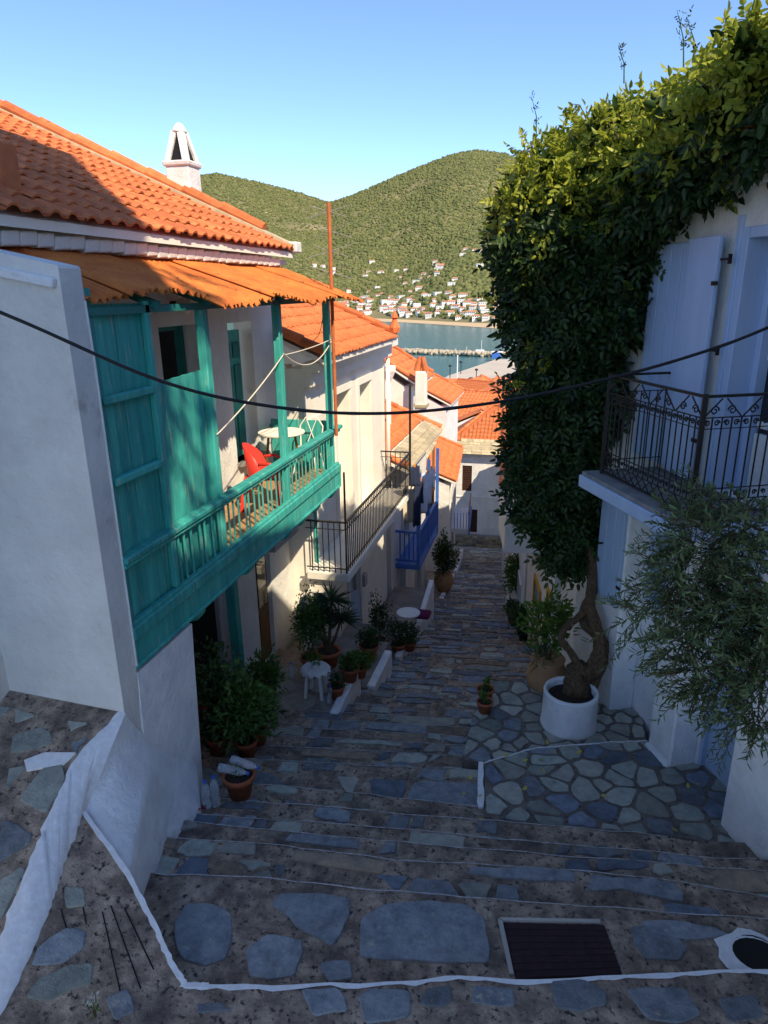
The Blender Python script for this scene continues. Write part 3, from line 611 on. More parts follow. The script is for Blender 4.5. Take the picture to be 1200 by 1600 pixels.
# street level openings (set on the wall with deep frames)
for (a, b, c, d), mm in ((g1, 'glass_dark'), (g2, 'blue_door')):
    m = MB(); F2.box(m, a, b, .004, .02, c, d); o = m.build('street_window', mm, H2)
    for q in ((a-.07, a, c, d), (b, b+.07, c, d)):
        m = MB(); F2.box(m, q[0], q[1], .003, .06, q[2], q[3]); m.build('frame', 'plaster', o)
m = MB(); F2.box(m, g1[0]-.5, g1[1]+.2, .003, .05, -8, -5.2); m.build('wall_pilaster', 'plaster', H2)
for (px, py, w, h) in ((553, 905, .3, .42), (566, 905, .22, .3)):
    t0, z0 = F2.px(px, py); m = MB(); F2.box(m, t0-w/2, t0+w/2, .003, .1, z0-h/2, z0+h/2); m.build('meter_box', 'grey_metal', H2, bevel=.01)
m = MB(); F2.box(m, S2-.02, E2+.1, 0, .16, -1.55, -1.3); F2.box(m, S2-.02, E2+.2, 0, .3, -1.3, -1.15); m.build('cornice', 'cream', H2)
m = MB(); m.box(-10, X2-.3, E2-.3, E2, -12, -1.2); m.box(-10, X2-.3, S2, S2+.3, -9, -1.2); m.build('end_walls', 'cream', H2)
# roof
e0 = F2.px(482, 552, .45); e1 = F2.px(620, 524, .45); ZE2 = -1.08; T20, T21 = S2-.1, e1[0]
R2_ = slab_roof(F2, T20, T21, .45, ZE2, .44, 4.2, H2, 'roof', 'cream', .1); back_half(F2, T20, T21, .45, ZE2, .44, 4.2, H2, None)
def hip(i, j): return j < (T21-T20-i)*1.05+.2
tiled(F2, T20, T21, .5, ZE2, .44, 4.2, R2_, tw=.22, tl=.36)
verge(F2.pt(T21, .45, ZE2+.1), F2.pt(T21, -3.7, ZE2+.1+4.15*.44), R2_, .09, .42)
m = MB(); m.lathe([(.11, 0), (.13, .12), (.05, .3), (.09, .34), (.02, .5)], F2.pt(T21, .4, ZE2+.12), 8); m.build('finial', 'tile', R2_)
verge(F2.pt(T20+.05, .45, ZE2+.1), F2.pt(T20+.05, -3.7, ZE2+.1+4.15*.44), R2_, .09, .42)
# concrete balcony
b0, b1 = 10.78, 16.4; nf = .8
bal2 = MB(); F2.box(bal2, b0, b1, 0, nf, -4.98, -4.82); bal2 = bal2.build('balcony', 'cream', H2, bevel=.015)
m = MB(); m.extr([F2.pt(b0+.12, 0, -4.981), F2.pt(b0+.12, nf-.12, -4.981), F2.pt(b0+.12, nf-.14, -5.05), F2.pt(b0+.12, nf-.3, -5.2), F2.pt(b0+.12, nf-.55, -5.28), F2.pt(b0+.12, 0, -5.3)], (0, .35, 0)); m.build('bracket', 'cream', bal2)
m = MB(); m.extr([F2.pt(b1-.5, 0, -4.981), F2.pt(b1-.5, nf-.12, -4.981), F2.pt(b1-.5, nf-.14, -5.05), F2.pt(b1-.5, nf-.3, -5.2), F2.pt(b1-.5, nf-.55, -5.28), F2.pt(b1-.5, 0, -5.3)], (0, .35, 0)); m.build('bracket', 'cream', bal2)
zr = -3.86
for a, b in (((b0+.04, 0), (b0+.04, nf-.05)), ((b0+.04, nf-.05), (b1-.04, nf-.05)), ((b1-.04, nf-.05), (b1-.04, 0))):
    for z, w in ((zr, .045), (zr-.14, .02), (-4.74, .025)):
        m = MB(); m.bar(F2.pt(*a, z), F2.pt(*b, z), w, w*.6); m.build('railing_bar', 'iron', bal2)
def iron_row(F, parent, a, b, z0, z1, sp, r=.008, m='iron', name='baluster'):
    n = max(1, int(math.dist(a, b)/sp)); me = None
    for i in range(1, n):
        t = a[0]+(b[0]-a[0])*i/n; nn = a[1]+(b[1]-a[1])*i/n; p = F.pt(t, nn, 0)
        if me is None:
            mb = MB(); mb.box(-r, r, -r, r, z0, z1); mb.v = [q+wloc(parent) for q in mb.v]; o = mb.build(name, m, parent); me = o.data
        else: o = link(name, me, m, parent)
        o.location = p-wloc(parent)
iron_row(F2, bal2, (b0+.04, 0), (b0+.04, nf-.05), -4.82, zr, .105); iron_row(F2, bal2, (b0+.04, nf-.05), (b1-.04, nf-.05), -4.82, zr, .12); iron_row(F2, bal2, (b1-.04, nf-.05), (b1-.04, 0), -4.82, zr, .12)
m = MB(); m.tube([F2.pt(b0+.04, nf-.05, -4.9), F2.pt(b0+.04, nf-.05, -2.95)], .018, 6); m.build('corner_post', 'iron', bal2)
m = MB(); m.tube([F2.pt(b1-.04, nf-.05, -4.9), F2.pt(b1-.04, nf-.05, -2.2)], .03, 6); m.build('corner_post', 'iron', bal2)
m = MB(); m.tube([F2.pt(E2-.1, .1, -1.6), F2.pt(E2-.1, .1, -5)], .05, 8); m.build('drainpipe', 'cream', H2, smooth=True)
m = MB(); m.tube([F2.pt(S2+.15, .06, -3.2), F2.pt(S2+.15, .06, -6.2)], .035, 8); m.build('drainpipe', 'teal', H2, smooth=True)
# ================================================================ generic house of the row
def row_house(name, label, F, t0, t1, dep, zg, ze, sl, ov=.35, ops=(), wm='plaster', tl=.36, tw=.24, slabs=0, wallcol=None, group=None, tm='tile', chim=None, cat='house'):
    H = thing(name, F.pt((t0+t1)/2, -1, zg), label, cat, group)
    wall(F, t0, t1, zg-1.5, ze-.1, .3, [o[:4] for o in ops]).build('wall', wm, H)
    rise = (dep/2+ov)*sl
    for tt in (t0, t1-.3):
        m = MB(); m.extr([F.pt(tt, -.3, zg-1.5), F.pt(tt, -.3, ze-.1), F.pt(tt, -dep/2, ze-.12+dep/2*sl), F.pt(tt, -dep, ze-.1), F.pt(tt, -dep, zg-1.5)], F.u*.3); m.build('gable_wall', wm, H)
    m = MB(); F.box(m, t0, t1, -dep-.3, -dep, zg-1.5, ze-.1); m.build('rear_wall', wm, H)
    for o in ops:
        a, b, c, d, mm = o[:5]; m = MB(); F.box(m, a, b, -.22, -.16, c, d); p = m.build('door' if o[2] < zg+.4 else 'window', mm, H)
        m = MB(); F.box(m, a-.09, a-.002, .002, .04, c, d+.08); F.box(m, b+.002, b+.09, .002, .04, c, d+.08); F.box(m, a-.002, b+.002, .002, .04, d+.002, d+.08); m.build('frame', o[5] if len(o) > 5 else 'plaster', p)
    R = slab_roof(F, t0-.15, t1+.15, ov, ze, sl, dep/2+ov, H, 'roof', 'cream', .1); back_half(F, t0-.15, t1+.15, ov, ze, sl, dep/2+ov, H, None)
    L = math.hypot(1, sl); vv = (-F.n+Vector((0, 0, sl))).normalized()
    if slabs:
        for k in range(int(slabs/.2)):
            t = t0-.15
            while t < t1+.1:
                w = min(random.uniform(.3, .7), t1+.15-t+.02); p = F.pt(t, ov+.05, ze)+vv*(k*.2); up = F.u.cross(vv); up = up if up.z > 0 else -up
                m = MB(); z = up*(.015+.022*(k % 3)); m.hexa([p+z, p+F.u*w*.97+z, p+F.u*w*.97+vv*.3+z*.6, p+vv*.3+z*.6, p+z+up*.035, p+F.u*w*.97+z+up*.035, p+F.u*w*.97+vv*.3+z*.6+up*.03, p+vv*.3+z*.6+up*.03]); m.build('eave_slab', 'slab_stone', R); t += w
    p0 = F.pt(t0-.15, ov+.04, ze)+vv*slabs
    roof_stuff('roof_tiles', p0, F.u, vv, t1-t0+.3, (dep/2+ov)*L-slabs, R, tw, tl, tm)
    verge(F.pt(t0-.1, ov, ze+.1), F.pt(t0-.1, -dep/2, ze+.1+(dep/2+ov)*sl), R, .09, .5); verge(F.pt(t1+.1, ov, ze+.1), F.pt(t1+.1, -dep/2, ze+.1+(dep/2+ov)*sl), R, .09, .5)
    ridge(F, t0-.15, t1+.1, -dep/2, ze+.06+(dep/2+ov)*sl, R)
    return H
F3 = FR((-4.1, 0), (0, 1), (1, 0))
h3d = F3.px(610, 960)[0]
H3 = row_house('blue_balcony_house', 'white house with a bright blue wooden balcony and stone slab eaves', F3, 17.2, 22.4, 7, -9.6, -4.5, .42, .5,
    [(18.1, 18.9, -9.4, -7.9, 'blue_door'), (18.6, 19.4, -7.2, -5.3, 'wood_dark'), (20.6, 21.5, -9.9, -8.2, 'teal_dark')], slabs=.75)
# blue balcony
y0, y1, xf, zf = 17.7, 20.9, -3.4, -7.45
bb = MB(); bb.box(-4.1, xf, y0, y1, zf-.14, zf); bb = bb.build('balcony', 'blue', H3, bevel=.01)
for y in (y0+.04, (y0+y1)/2, y1-.04):
    m = MB(); m.box(xf-.09, xf, y-.045, y+.045, zf, -4.75); m.build('post', 'blue', bb)
for z in (zf+.98, zf+.12):
    m = MB(); m.box(xf-.08, xf-.01, y0, y1, z-.03, z+.03); m.build('rail', 'blue', bb); m = MB(); m.box(-4.1, xf-.08, y0, y0+.07, z-.03, z+.03); m.build('rail', 'blue', bb)
F3b = FR((xf-.045, 0), (0, 1), (1, 0)); iron_row(F3b, bb, (y0, 0), (y1, 0), zf+.1, zf+.97, .14, .018, 'blue'); F3c = FR((-4.1, y0+.035), (1, 0), (0, -1)); iron_row(F3c, bb, (0, 0), (.65, 0), zf+.1, zf+.97, .13, .018, 'blue')
# laundry
def cloth(name, label, cx, cy, zt, w, h, m, ax):
    V = []; n, k = 9, 8; u = Vector((ax[0], ax[1], 0)).normalized(); s = Vector((-u.y, u.x, 0)); ph = random.random()*6
    for j in range(k):
        for i in range(n):
            a = i/(n-1)-.5; b = j/(k-1); ww = w*(1-.12*b+.06*math.sin(b*5+ph)); V.append(Vector((cx, cy, zt))+u*a*ww+s*(.05*math.sin(a*14+ph+b)*(.3+b))-Vector((0, 0, h*b+.02*math.sin(a*9+ph))))
    mb = MB(); mb.add(V, [(j*n+i, j*n+i+1, (j+1)*n+i+1, (j+1)*n+i) for j in range(k-1) for i in range(n-1)]); o = mb.build(name, m, None, True)
    o.modifiers.new('t', 'SOLIDIFY').thickness = .008; return props(o, label, 'laundry')
q = PX(640, 795, -3.33); cloth('bath_towel', 'cream towel hanging lowest on the washing line by the blue balcony', q.x, q.y+.1, q.z+.55, .55, .95, 'cloth_beige', (.7, 1))
specs = [(652, 790, .3, 1.15, 'cloth_navy', 'navy trousers hanging behind the cream towel on the washing line'), (657, 770, .3, .6, 'cloth_navy', 'small navy shirt pegged in the middle of the washing line'), (661, 782, .45, .75, 'cloth_blue', 'pale blue shirt hanging nearest the blue post on the washing line'), (668, 765, .45, .85, 'cloth_blue', 'long pale blue garment hanging at the far end of the washing line'), (648, 745, .3, .5, 'cloth_navy', 'dark top pegged highest at the near end of the washing line'), (674, 748, .3, .55, 'cloth_white', 'white top hanging at the outermost end of the washing line')]
for px, py, w, h, mm, lab in specs:
    q = PX(px, py, -3.12); cloth('washed_garment', lab, q.x, q.y, q.z+h*.55, w, h, mm, (random.uniform(-.3, .3)+.6, 1))
    pg = MB(); pg.box(q.x-.02, q.x+.02, q.y-.03, q.y+.03, q.z+h*.55-.03, q.z+h*.55+.05); props(pg.build('clothes_peg', 'peg'), 'orange clothes peg on the washing line over the blue balcony', 'peg', 'clothes pegs on the washing line')
# ================================================================ timber balcony house
F4 = FR((-4.3, 0), (-.04, 1), (1, .04))
H4 = row_house('timber_balcony_house', 'house with brown timber posts and a slab edged tile awning', F4, 22.75, 27.8, 6, -12.2, -6.15, .4, .7,
    [(24.0, 24.9, -8.6, -6.7, 'wood_dark'), (23.6, 24.6, -11.6, -9.5, 'teal_dark'), (26.4, 27.2, -12.2, -10.3, 'red')], slabs=.7)
fb = MB(); F4.box(fb, 22.75, 27.7, 0, .75, -9.15, -9.0); fb = fb.build('balcony', 'wood_dark', H4)
for t in (22.85, 24.4, 26.0, 27.6):
    m = MB(); F4.box(m, t-.05, t+.05, .62, .72, -9.0, -6.2); m.build('post', 'post_brown', fb)
m = MB(); F4.box(m, 22.75, 27.7, .6, .74, -8.1, -7.98); m.build('rail', 'post_brown', fb); m = MB(); F4.box(m, 22.75, 27.7, .62, .7, -8.75, -8.69); m.build('rail', 'post_brown', fb)
iron_row(F4, fb, (22.75, .66), (27.7, .66), -9, -8.05, .13, .012)
m = MB(); F4.box(m, 22.6, 23.3, .05, .8, -9.5, -9.16); m.build('green_awning', 'teal_dark', H4)
F5 = FR((-4.4, 30), (-.09, 1), (1, .09))
H5 = row_house('blue_trim_house', 'white house with small blue trimmed balcony near the foot of the lane', F5, .2, 7.0, 7, -14.3, -8.4, .4, .3,
    [(1.2, 2.2, -11, -9.2, 'wood_dark'), (3.4, 4.3, -14.6, -12.3, 'red'), (5.2, 6, -11.2, -9.4, 'wood_dark')])
b5 = MB(); F5.box(b5, 2.6, 6.2, 0, .9, -11.75, -11.55); b5 = b5.build('balcony', 'plaster', H5); m = MB(); F5.box(m, 2.55, 6.25, .86, .93, -11.8, -11.45); m.build('blue_edge', 'blue', b5)
m = MB(); F5.box(m, 2.6, 6.2, .82, .88, -10.72, -10.66); m.build('rail', 'post_brown', b5); iron_row(F5, b5, (2.6, .85), (6.2, .85), -11.55, -10.7, .16, .014, 'blue'); F5b = FR(F5.pt(2.63, 0, 0), F5.n, -F5.u); iron_row(F5b, b5, (0, 0), (.9, 0), -11.55, -10.7, .15, .014, 'blue')
# terrace with a wooden handrail, one storey up
# ================================================================ roofs above and behind the left row
def px_house(name, label, x, na, fa, sl, dep, zg, **k):     # eave from near pixel to far pixel in the plane X = x
    a = PX(*na, x); b = PX(*fa, x); F = FR((x-.3, 0), (0, 1), (1, 0)); return row_house(name, label, F, a.y, b.y, dep, zg, (a.z+b.z)/2, sl, .3, **k), a, b
HA, a, b = px_house('gable_house', 'white gabled house with a stone chimney behind the blue balcony house', -4.9, (655, 606), (676, 581), .62, 8, -12, wm='cream', tl=.4)
cp = PX(658, 612, -4.75); c = MB(); c.hexa([(cp.x+i*.21*k, cp.y+j*.21*k, z) for z, k in ((cp.z-2.0, 1.05), (cp.z+.75, .9)) for i, j in ((-1, -1), (1, -1), (1, 1), (-1, 1))]); c = c.build('chimney', 'cream', HA, bevel=.02)
m = MB(); m.box(cp.x-.26, cp.x+.26, cp.y-.26, cp.y+.26, cp.z-.55, cp.z-.45); m.build('chimney_band', 'slab_stone', c)
for sx in (-1, 1):
    m = MB(); m.tube([(cp.x+sx*.16, cp.y, cp.z+.75), (cp.x+sx*.03, cp.y, cp.z+1.25)], [.13, .1], 8); m.build('cowl_tile', 'tile', c)
m = MB(); gp = PX(607, 582, -4.9); m.tube([(gp.x, gp.y, gp.z), (gp.x, gp.y, gp.z-3)], .07, 8); m.lathe([(.07, -.3), (.22, .05), (.22, .2)], (gp.x, gp.y, gp.z), 8); m.build('rain_hopper', 'plaster', HA)
HD, a, b = px_house('lower_roof_house', 'broad orange roof just right of the stone chimney', -5.4, (705, 636), (724, 608), .5, 9, -17, tl=.4)
# end of the lane: white house with slate edged hipped roof
YE = 46.0; FE = FR((-7.2, YE), (1, 0), (0, -1))
HE = thing('lane_end_house', (-4.5, YE, -17.4), 'white house closing the foot of the lane with brown shutters', 'house')
def ex(px, py): return FE.px(px, py)
ops = [(*[ex(735, 800)[0], ex(746, 800)[0]], ex(740, 832)[1], ex(740, 796)[1]), (ex(722, 750)[0], ex(737, 750)[0], ex(740, 768)[1], ex(740, 728)[1])]
wall(FE, 0, 7.5, -17.3, -10.7, .35, ops).build('wall', 'plaster', HE)
for o in ops:
    m = MB(); FE.box(m, o[0], o[1], -.2, -.1, o[2], o[3]); p = m.build('window', 'maroon', HE)
    for s in np.arange(o[2]+.05, o[3], .16): m = MB(); FE.box(m, o[0]+.05, o[1]-.05, -.099, -.06, s, s+.09); m.build('louvre', 'wood_dark', p)
m = MB(); FE.box(m, 0, 7.5, .003, .06, -13.9, -13.8); m.build('string_course', 'plaster', HE)
pts = [FE.pt(-.5, .5, -10.7), FE.pt(8, .5, -10.7), FE.pt(8, -8, -10.7), FE.pt(-.5, -8, -10.7), FE.pt(3, -3.6, -8.0), FE.pt(4.6, -3.6, -8.0)]
m = MB(); m.add(pts, [(0, 1, 5, 4), (1, 2, 5), (2, 3, 4, 5), (3, 0, 4), (3, 2, 1, 0)]); RE = m.build('roof', 'tile', HE)
def he(u, v): return v*.8 < u-.2 and v*.8 < 8.3-u
roof_stuff('roof_tiles', pts[0]+Vector((0, 0, .04)), FE.u, -FE.n+Vector((0, 0, 2.7/4.1)), 8.5, 4.8, RE, .26, .4, keep=lambda u, v: he(u, v) and v > 1.15)
up = Vector((0, -.55, .83))
for k in range(6):
    t = -.5
    while t < 7.9:
        w = random.uniform(.35, .8); v = (-FE.n+Vector((0, 0, 2.7/4.1))).normalized(); p = FE.pt(t, .52, -10.7)+v*(k*.22)
        if he(t+.5, k*.22+.1): m = MB(); z = up*(.02+.02*(k % 3)); m.hexa([p+z, p+FE.u*w*.97+z, p+FE.u*w*.97+v*.3+z, p+v*.3+z]+[q+up*.04 for q in (p+z, p+FE.u*w*.97+z, p+FE.u*w*.97+v*.3+z, p+v*.3+z)]); m.build('eave_slab', 'slab_stone', RE)
        t += w
verge(pts[1]+Vector((0, 0, .08)), pts[5]+Vector((0, 0, .08)), RE, .12, .5, name='hip_tile'); verge(pts[0]+Vector((0, 0, .08)), pts[4]+Vector((0, 0, .08)), RE, .12, .5, name='hip_tile'); verge(pts[4]+Vector((0, 0, .06)), pts[5]+Vector((0, 0, .06)), RE, .12, .45, name='ridge_tile')
# masonry base of the end house: single stones
bw = thing('stone_base_wall', FE.pt(3.7, .3, -17.5), 'low rubble stone wall across the foot of the lane', 'wall'); m = MB(); FE.box(m, 0, 7.4, .05, .4, -18.4, -16.56); m.build('core', 'mortar_pale', bw)
z = -17.65
while z < -16.62:
    h = random.uniform(.13, .22); t = .02
    while t < 7.3:
        w = random.uniform(.2, .5); m = MB(); FE.box(m, t, t+w-.03, .39, .43+random.uniform(0, .03), z, min(z+h-.025, -16.57)); m.build('stone', random.choice(['slab_stone', 'stonegrey', 'slab_stone', 'slate_brown']), bw, bevel=.012); t += w
    z += h
# roofs of the town below
town = [(738, 628, 62, 7), (768, 648, 58, 7), (716, 632, 80, 8), (757, 612, 96, 9), (783, 626, 88, 9), (735, 606, 120, 9), (708, 612, 115, 9), (772, 606, 135, 10), (795, 606, 110, 9), (690, 618, 140, 10), (752, 600, 165, 10), (790, 598, 170, 10), (720, 603, 175, 10), (812, 640, 70, 8)]
for i, (px, py, dd, w) in enumerate(town):
    c = PD(px, py, dd); rot = random.uniform(-.5, .5)+(1.57 if i % 3 == 0 else 0); F = FR((c.x+math.cos(rot)*w/2, c.y-math.sin(rot)*w/2), (math.sin(rot), math.cos(rot)), (math.cos(rot), -math.sin(rot)))
    row_house('town_house', 'orange roofed white house in the town between the lane and the harbour', F, -w/2, w/2, w, c.z-9, c.z-.8, .45, .4, [(-w*.3, -w*.3+1, c.z-3.6, c.z-2.1, 'wood_dark'), (w*.1, w*.1+1, c.z-3.6, c.z-2.1, 'wood_dark')], tl=.5, tw=.34, wm='house_white', group='houses below the lane')
gt = PZ(731, 600, -42); T = thing('harbour_tree', (gt.x, gt.y-60, -38), 'small green tree standing before the harbour quay', 'tree'); gz = PD(731, 604, 290)
T.location = (gz.x, gz.y, gz.z-6); MB().tube([gz-Vector((0, 0, 7)), gz], [.35, .15], 6).build('trunk', 'bark', T); n = 900; d = rdir(n)*rng.uniform(.6, 1, (n, 1))*np.array([4.5, 4.5, 2.6]); leaf_obj('crown', np.array(gz)+d, rdir(n), rdir(n), np.full(n, .9), np.full(n, .6), 'pot_leaf_bright', T)
# ================================================================ right hand house with the pale blue shutters
P0 = (1.48, 6.85); FRT = FR(P0, (-.42, .9075), (-.9075, -.42))
R1 = thing('shuttered_house', (2.2, 6.5, -5), 'white house with pale blue shutters and a wrought iron balcony', 'house')
tA0, zA1 = FRT.px(1155, 367); tA1 = FRT.px(1098, 375)[0]; tB1 = FRT.px(1032, 400)[0]
ZF = -1.83
# upper wall with french window, lower wall behind piers
dw = (tA0-1.05, tA0-.06, ZF, .47)
wall(FRT, -5.5, 3.0, -1.95, .95, .35, [dw]).build('wall', 'plaster', R1)
lw = (.93, 1.26, -3.55, -2.2)
wall(FRT, -5.5, 3.0, -8, -1.95, .3, [(-.78, -.02, -5.04, -2.5), (.82, 1.28, -3.62, -2.15)], n=-.32).build('lower_wall', 'limewash', R1)
for a, b, zb in ((1.28, 1.95, -7), (0.0, .42, -5.6), (-5.5, -.86, -6)):
    m = MB(); FRT.box(m, a, b, -.319, 0.0, zb, -1.951); m.build('pier', 'limewash', R1, bevel=.02)
m = MB(); FRT.box(m, .0, .42, -.2, .05, -5.2, -4.98); m.build('pier_foot', 'limewash', R1, bevel=.03)
m = MB(); FRT.box(m, .42, 1.28, -.318, -.05, -2.15, -1.951); FRT.box(m, -.86, 0, -.318, -.05, -2.5, -1.951); m.build('lintel', 'blue_white', R1)
m = MB(); FRT.box(m, -5.5, 3.0, -5.5, -5.2, -8, .9); m.build('rear_wall', 'plaster', R1); m = MB(); FRT.box(m, 2.7, 3.0, -5.2, -.35, -8, .9); FRT.box(m, -5.5, -5.2, -5.2, -.35, -6, .9); m.build('end_wall', 'plaster', R1)
m = MB(); FRT.box(m, -5.5, 3.05, 0, .12, .78, .9); FRT.box(m, -5.5, 3.05, 0, .22, .9, 1.0); m.build('cornice', 'plaster', R1, bevel=.015)
RR1 = slab_roof(FRT, -5.6, 3.1, .36, 1.08, .42, 3.2, R1, 'roof', 'cream', .1); back_half(FRT, -5.6, 3.1, .36, 1.08, .42, 3.2, R1, None); tiled(FRT, -5.6, 3.1, .42, 1.08, .42, 3.2, RR1); ridge(FRT, -5.6, 3.0, -2.84, 2.5, RR1)
# street door, pale blue, panelled
d = MB(); FRT.box(d, -.74, -.06, -.46, -.40, -5.02, -2.75); d = d.build('street_door', 'blue_door', R1)
for a, b in ((-.7, -.43), (-.37, -.1)):
    for z0, z1 in ((-4.87, -4.3), (-4.05, -3.3)):
        m = MB(); FRT.box(m, a+.03, b-.03, -.399, -.38, z0, z1); m.build('door_panel', 'blue_door', d, bevel=.015)
m = MB(); FRT.box(m, -.78, -.74, -.5, -.34, -5.02, -2.7); FRT.box(m, -.06, -.02, -.5, -.34, -5.02, -2.7); FRT.box(m, -.74, -.06, -.5, -.34, -2.75, -2.7); m.build('door_frame', 'blue_door', d)
m = MB(); m.ball(FRT.pt(-.42, -.37, -4.0), .025, 8, 6); m.build('door_knob', 'iron', d)
# lower window and its open shutter
m = MB(); FRT.box(m, .82, 1.28, -.6, -.57, -3.62, -2.15); w = m.build('window', 'glass_dark', R1)
m = MB(); FRT.box(m, .82, .9, -.5, -.3, -3.62, -2.15); FRT.box(m, 1.2, 1.28, -.5, -.3, -3.62, -2.15); FRT.box(m, .9, 1.2, -.5, -.3, -3.62, -3.55); m.build('window_frame', 'blue_white', w)
def shutter(t0, t1, z0, z1, n0, parent, k, name='shutter', th=.035, tilt=0):
    s = None
    for i in range(k):
        a = t0+(t1-t0)*i/k; b = t0+(t1-t0)*(i+1)/k; m = MB(); FRT.box(m, a+.006, b-.006, n0+tilt*(a-t0), n0+th+tilt*(a-t0), z0, z1)
        if s is None: m2 = MB(); FRT.box(m2, t0+.01, t1-.01, n0-.012+tilt*0, n0-.001, z0+.01, z1-.01); s = m2.build(name, 'blue_door', parent)
        m.build('shutter_board', 'blue_white', s, bevel=.004)
    for z in (z0+.18*(z1-z0), z1-.18*(z1-z0)):
        m = MB(); FRT.box(m, t0-.05, t0+.03, n0+th, n0+th+.012, z-.018, z+.018); m.build('hinge', 'iron', s)
    return s
shutter(1.3, 1.86, -3.72, -2.2, .012, R1, 3)
# balcony french window: frame, glass, folded shutters
m = MB(); FRT.box(m, dw[0], dw[1], -.34, -.31, dw[2], dw[3]); fw = m.build('french_window', 'glass_dark', R1)
m = MB(); FRT.box(m, dw[0]+.1, dw[1]-.12, -.42, -.40, dw[2]+.4, dw[3]-.05); m.build('curtain', 'curtain', fw)
def fbx(a, b, n0, n1, c, d_, mm='blue_white'): m = MB(); FRT.box(m, a, b, n0, n1, c, d_); m.build('window_frame', mm, fw, bevel=.005)
fbx(dw[1]-.09, dw[1], -.33, .02, dw[2], dw[3]); fbx(dw[1]-.16, dw[1]-.091, -.309, -.2, dw[2], dw[3]-.08); fbx(dw[0], dw[1]-.1, -.309, .02, dw[3]-.09, dw[3]); fbx(dw[0], dw[0]+.09, -.309, -.05, dw[2], dw[3]-.1)
for z in (-1.2, -.6, -.05): fbx(dw[0]+.1, dw[1]-.17, -.309, -.27, z-.03, z+.03, 'plaster')
fbx(dw[0]+.1, dw[1]-.17, -.309, -.26, dw[2], dw[2]+.55, 'plaster'); fbx((dw[0]+dw[1])/2-.07, (dw[0]+dw[1])/2+.03, -.31, -.25, dw[2]+.56, dw[3]-.1, 'plaster')
fbx(dw[1]+.001, dw[1]+.06, .001, .03, dw[2], dw[3]+.1)
s = shutter(tA0+.02, tA1, ZF+.06, zA1, .13, R1, 3, tilt=-.1); shutter(tA1+.01, tB1+.04, ZF+.06, zA1-.02, .035, R1, 4)
for z in (.22, -.55):
    m = MB(); FRT.box(m, tA0-.08, tA0+.03, .115, .13, z-.01, z+.01); FRT.box(m, tA0-.085, tA0-.07, .1, .13, z-.04, z+.04); m.build('shutter_pintle', 'iron', s)
# balcony slab and wrought iron railing
NB = .72; Cc = PP(1102, 626, tuple(FRT.pt(0, NB, 0)), tuple(FRT.n)); tc = (Cc-FRT.p).dot(FRT.u); Lc = PP(954, 581, tuple(FRT.pt(0, NB, 0)), tuple(FRT.n)); tl_ = (Lc-FRT.p).dot(FRT.u); ZR = (Cc.z+Lc.z)/2
bs = MB(); FRT.box(bs, tc-.12, tl_+.16, 0, NB+.17, ZF-.17, ZF-.04); bs = bs.build('balcony', 'blue_white', R1, bevel=.01)
k = 6
for i in range(k):
    a = tc-.1+(tl_-tc+.24)*i/k; b = tc-.1+(tl_-tc+.24)*(i+1)/k; m = MB(); FRT.box(m, a+.006, b-.006, .0, NB+.15, ZF-.04, ZF); m.build('slab_stone', 'stonegrey', bs, bevel=.006)
def bar(a, b, w=.014, h=None, name='railing_bar'):
    m = MB(); m.bar(FRT.pt(*a), FRT.pt(*b), w, h or w); return m.build(name, 'iron', bs)
def scroll(t, z, r, turn, side, along):
    pts = []
    for i in range(15):
        a = i/14*2.6*math.pi; rr = r*(1-.75*i/14); x = math.cos(a)*rr*turn; zz = math.sin(a)*rr
        pts.append(FRT.pt(t+x, NB, z+zz) if along else FRT.pt(tc, t+x, z+zz))
    m = MB(); m.tube(pts, .0065, 4, False); m.build('scroll', 'iron', bs)
H = ZR-ZF
def panel(a0, a1, along):
    P = (lambda t, z: (t, NB, z)) if along else (lambda t, z: (tc, t, z))
    w = a1-a0
    for z, q in ((ZR, .034), (ZR-.17*H, .014), (ZR-.26*H, .01), (ZF+.24*H, .012), (ZF+.14*H, .012), (ZF+.03, .02)): bar(P(a0, z), P(a1, z), q, q*.6)
    nb = max(3, int(round(w/.085)))
    for i in range(1, nb):
        t = a0+w*i/nb; bar(P(t, ZF+.14*H), P(t, ZR-.17*H), .011, name='baluster')
    for i in range(nb):
        t = a0+w*(i+.5)/nb; scroll(t, ZR-.215*H, .026, 1 if i % 2 else -1, 0, along); scroll(t, ZF+.19*H, .022, -1 if i % 2 else 1, 0, along)
    nl = max(3, int(round(w/.12)))
    for i in range(nl):
        t0 = a0+w*i/nl; t1 = a0+w*(i+1)/nl; bar(P(t0, ZF+.03), P(t1, ZF+.14*H), .008, name='lattice'); bar(P(t1, ZF+.03), P(t0, ZF+.14*H), .008, name='lattice')
    ns = max(2, int(round(w/.34)))
    for i in range(ns):
        c = a0+w*(i+.5)/ns; h = w/ns/2; bar(P(c-h*.95, ZR-.165*H), P(c-.02, ZR-.02*H), .009, name='brace'); bar(P(c+h*.95, ZR-.165*H), P(c+.02, ZR-.02*H), .009, name='brace'); scroll(c-h*.45, ZR-.115*H, .04, 1, 0, along); scroll(c+h*.45, ZR-.115*H, .04, -1, 0, along)
panel(tc, tl_, True); panel(0.02, NB, False)
for tt, nn in ((tc, NB), (tl_, NB)): bar((tt, nn, ZF-.02), (tt, nn, ZR+.02), .038, name='corner_post')
def fpan():
    for z, q in ((ZR, .034), (ZR-.17*H, .014), (ZF+.14*H, .012)): bar((tl_, .02, z), (tl_, NB, z), q, q*.6)
    for i in range(1, 8): bar((tl_, NB*i/8, ZF+.02), (tl_, NB*i/8, ZR-.17*H), .011, name='baluster')
fpan()
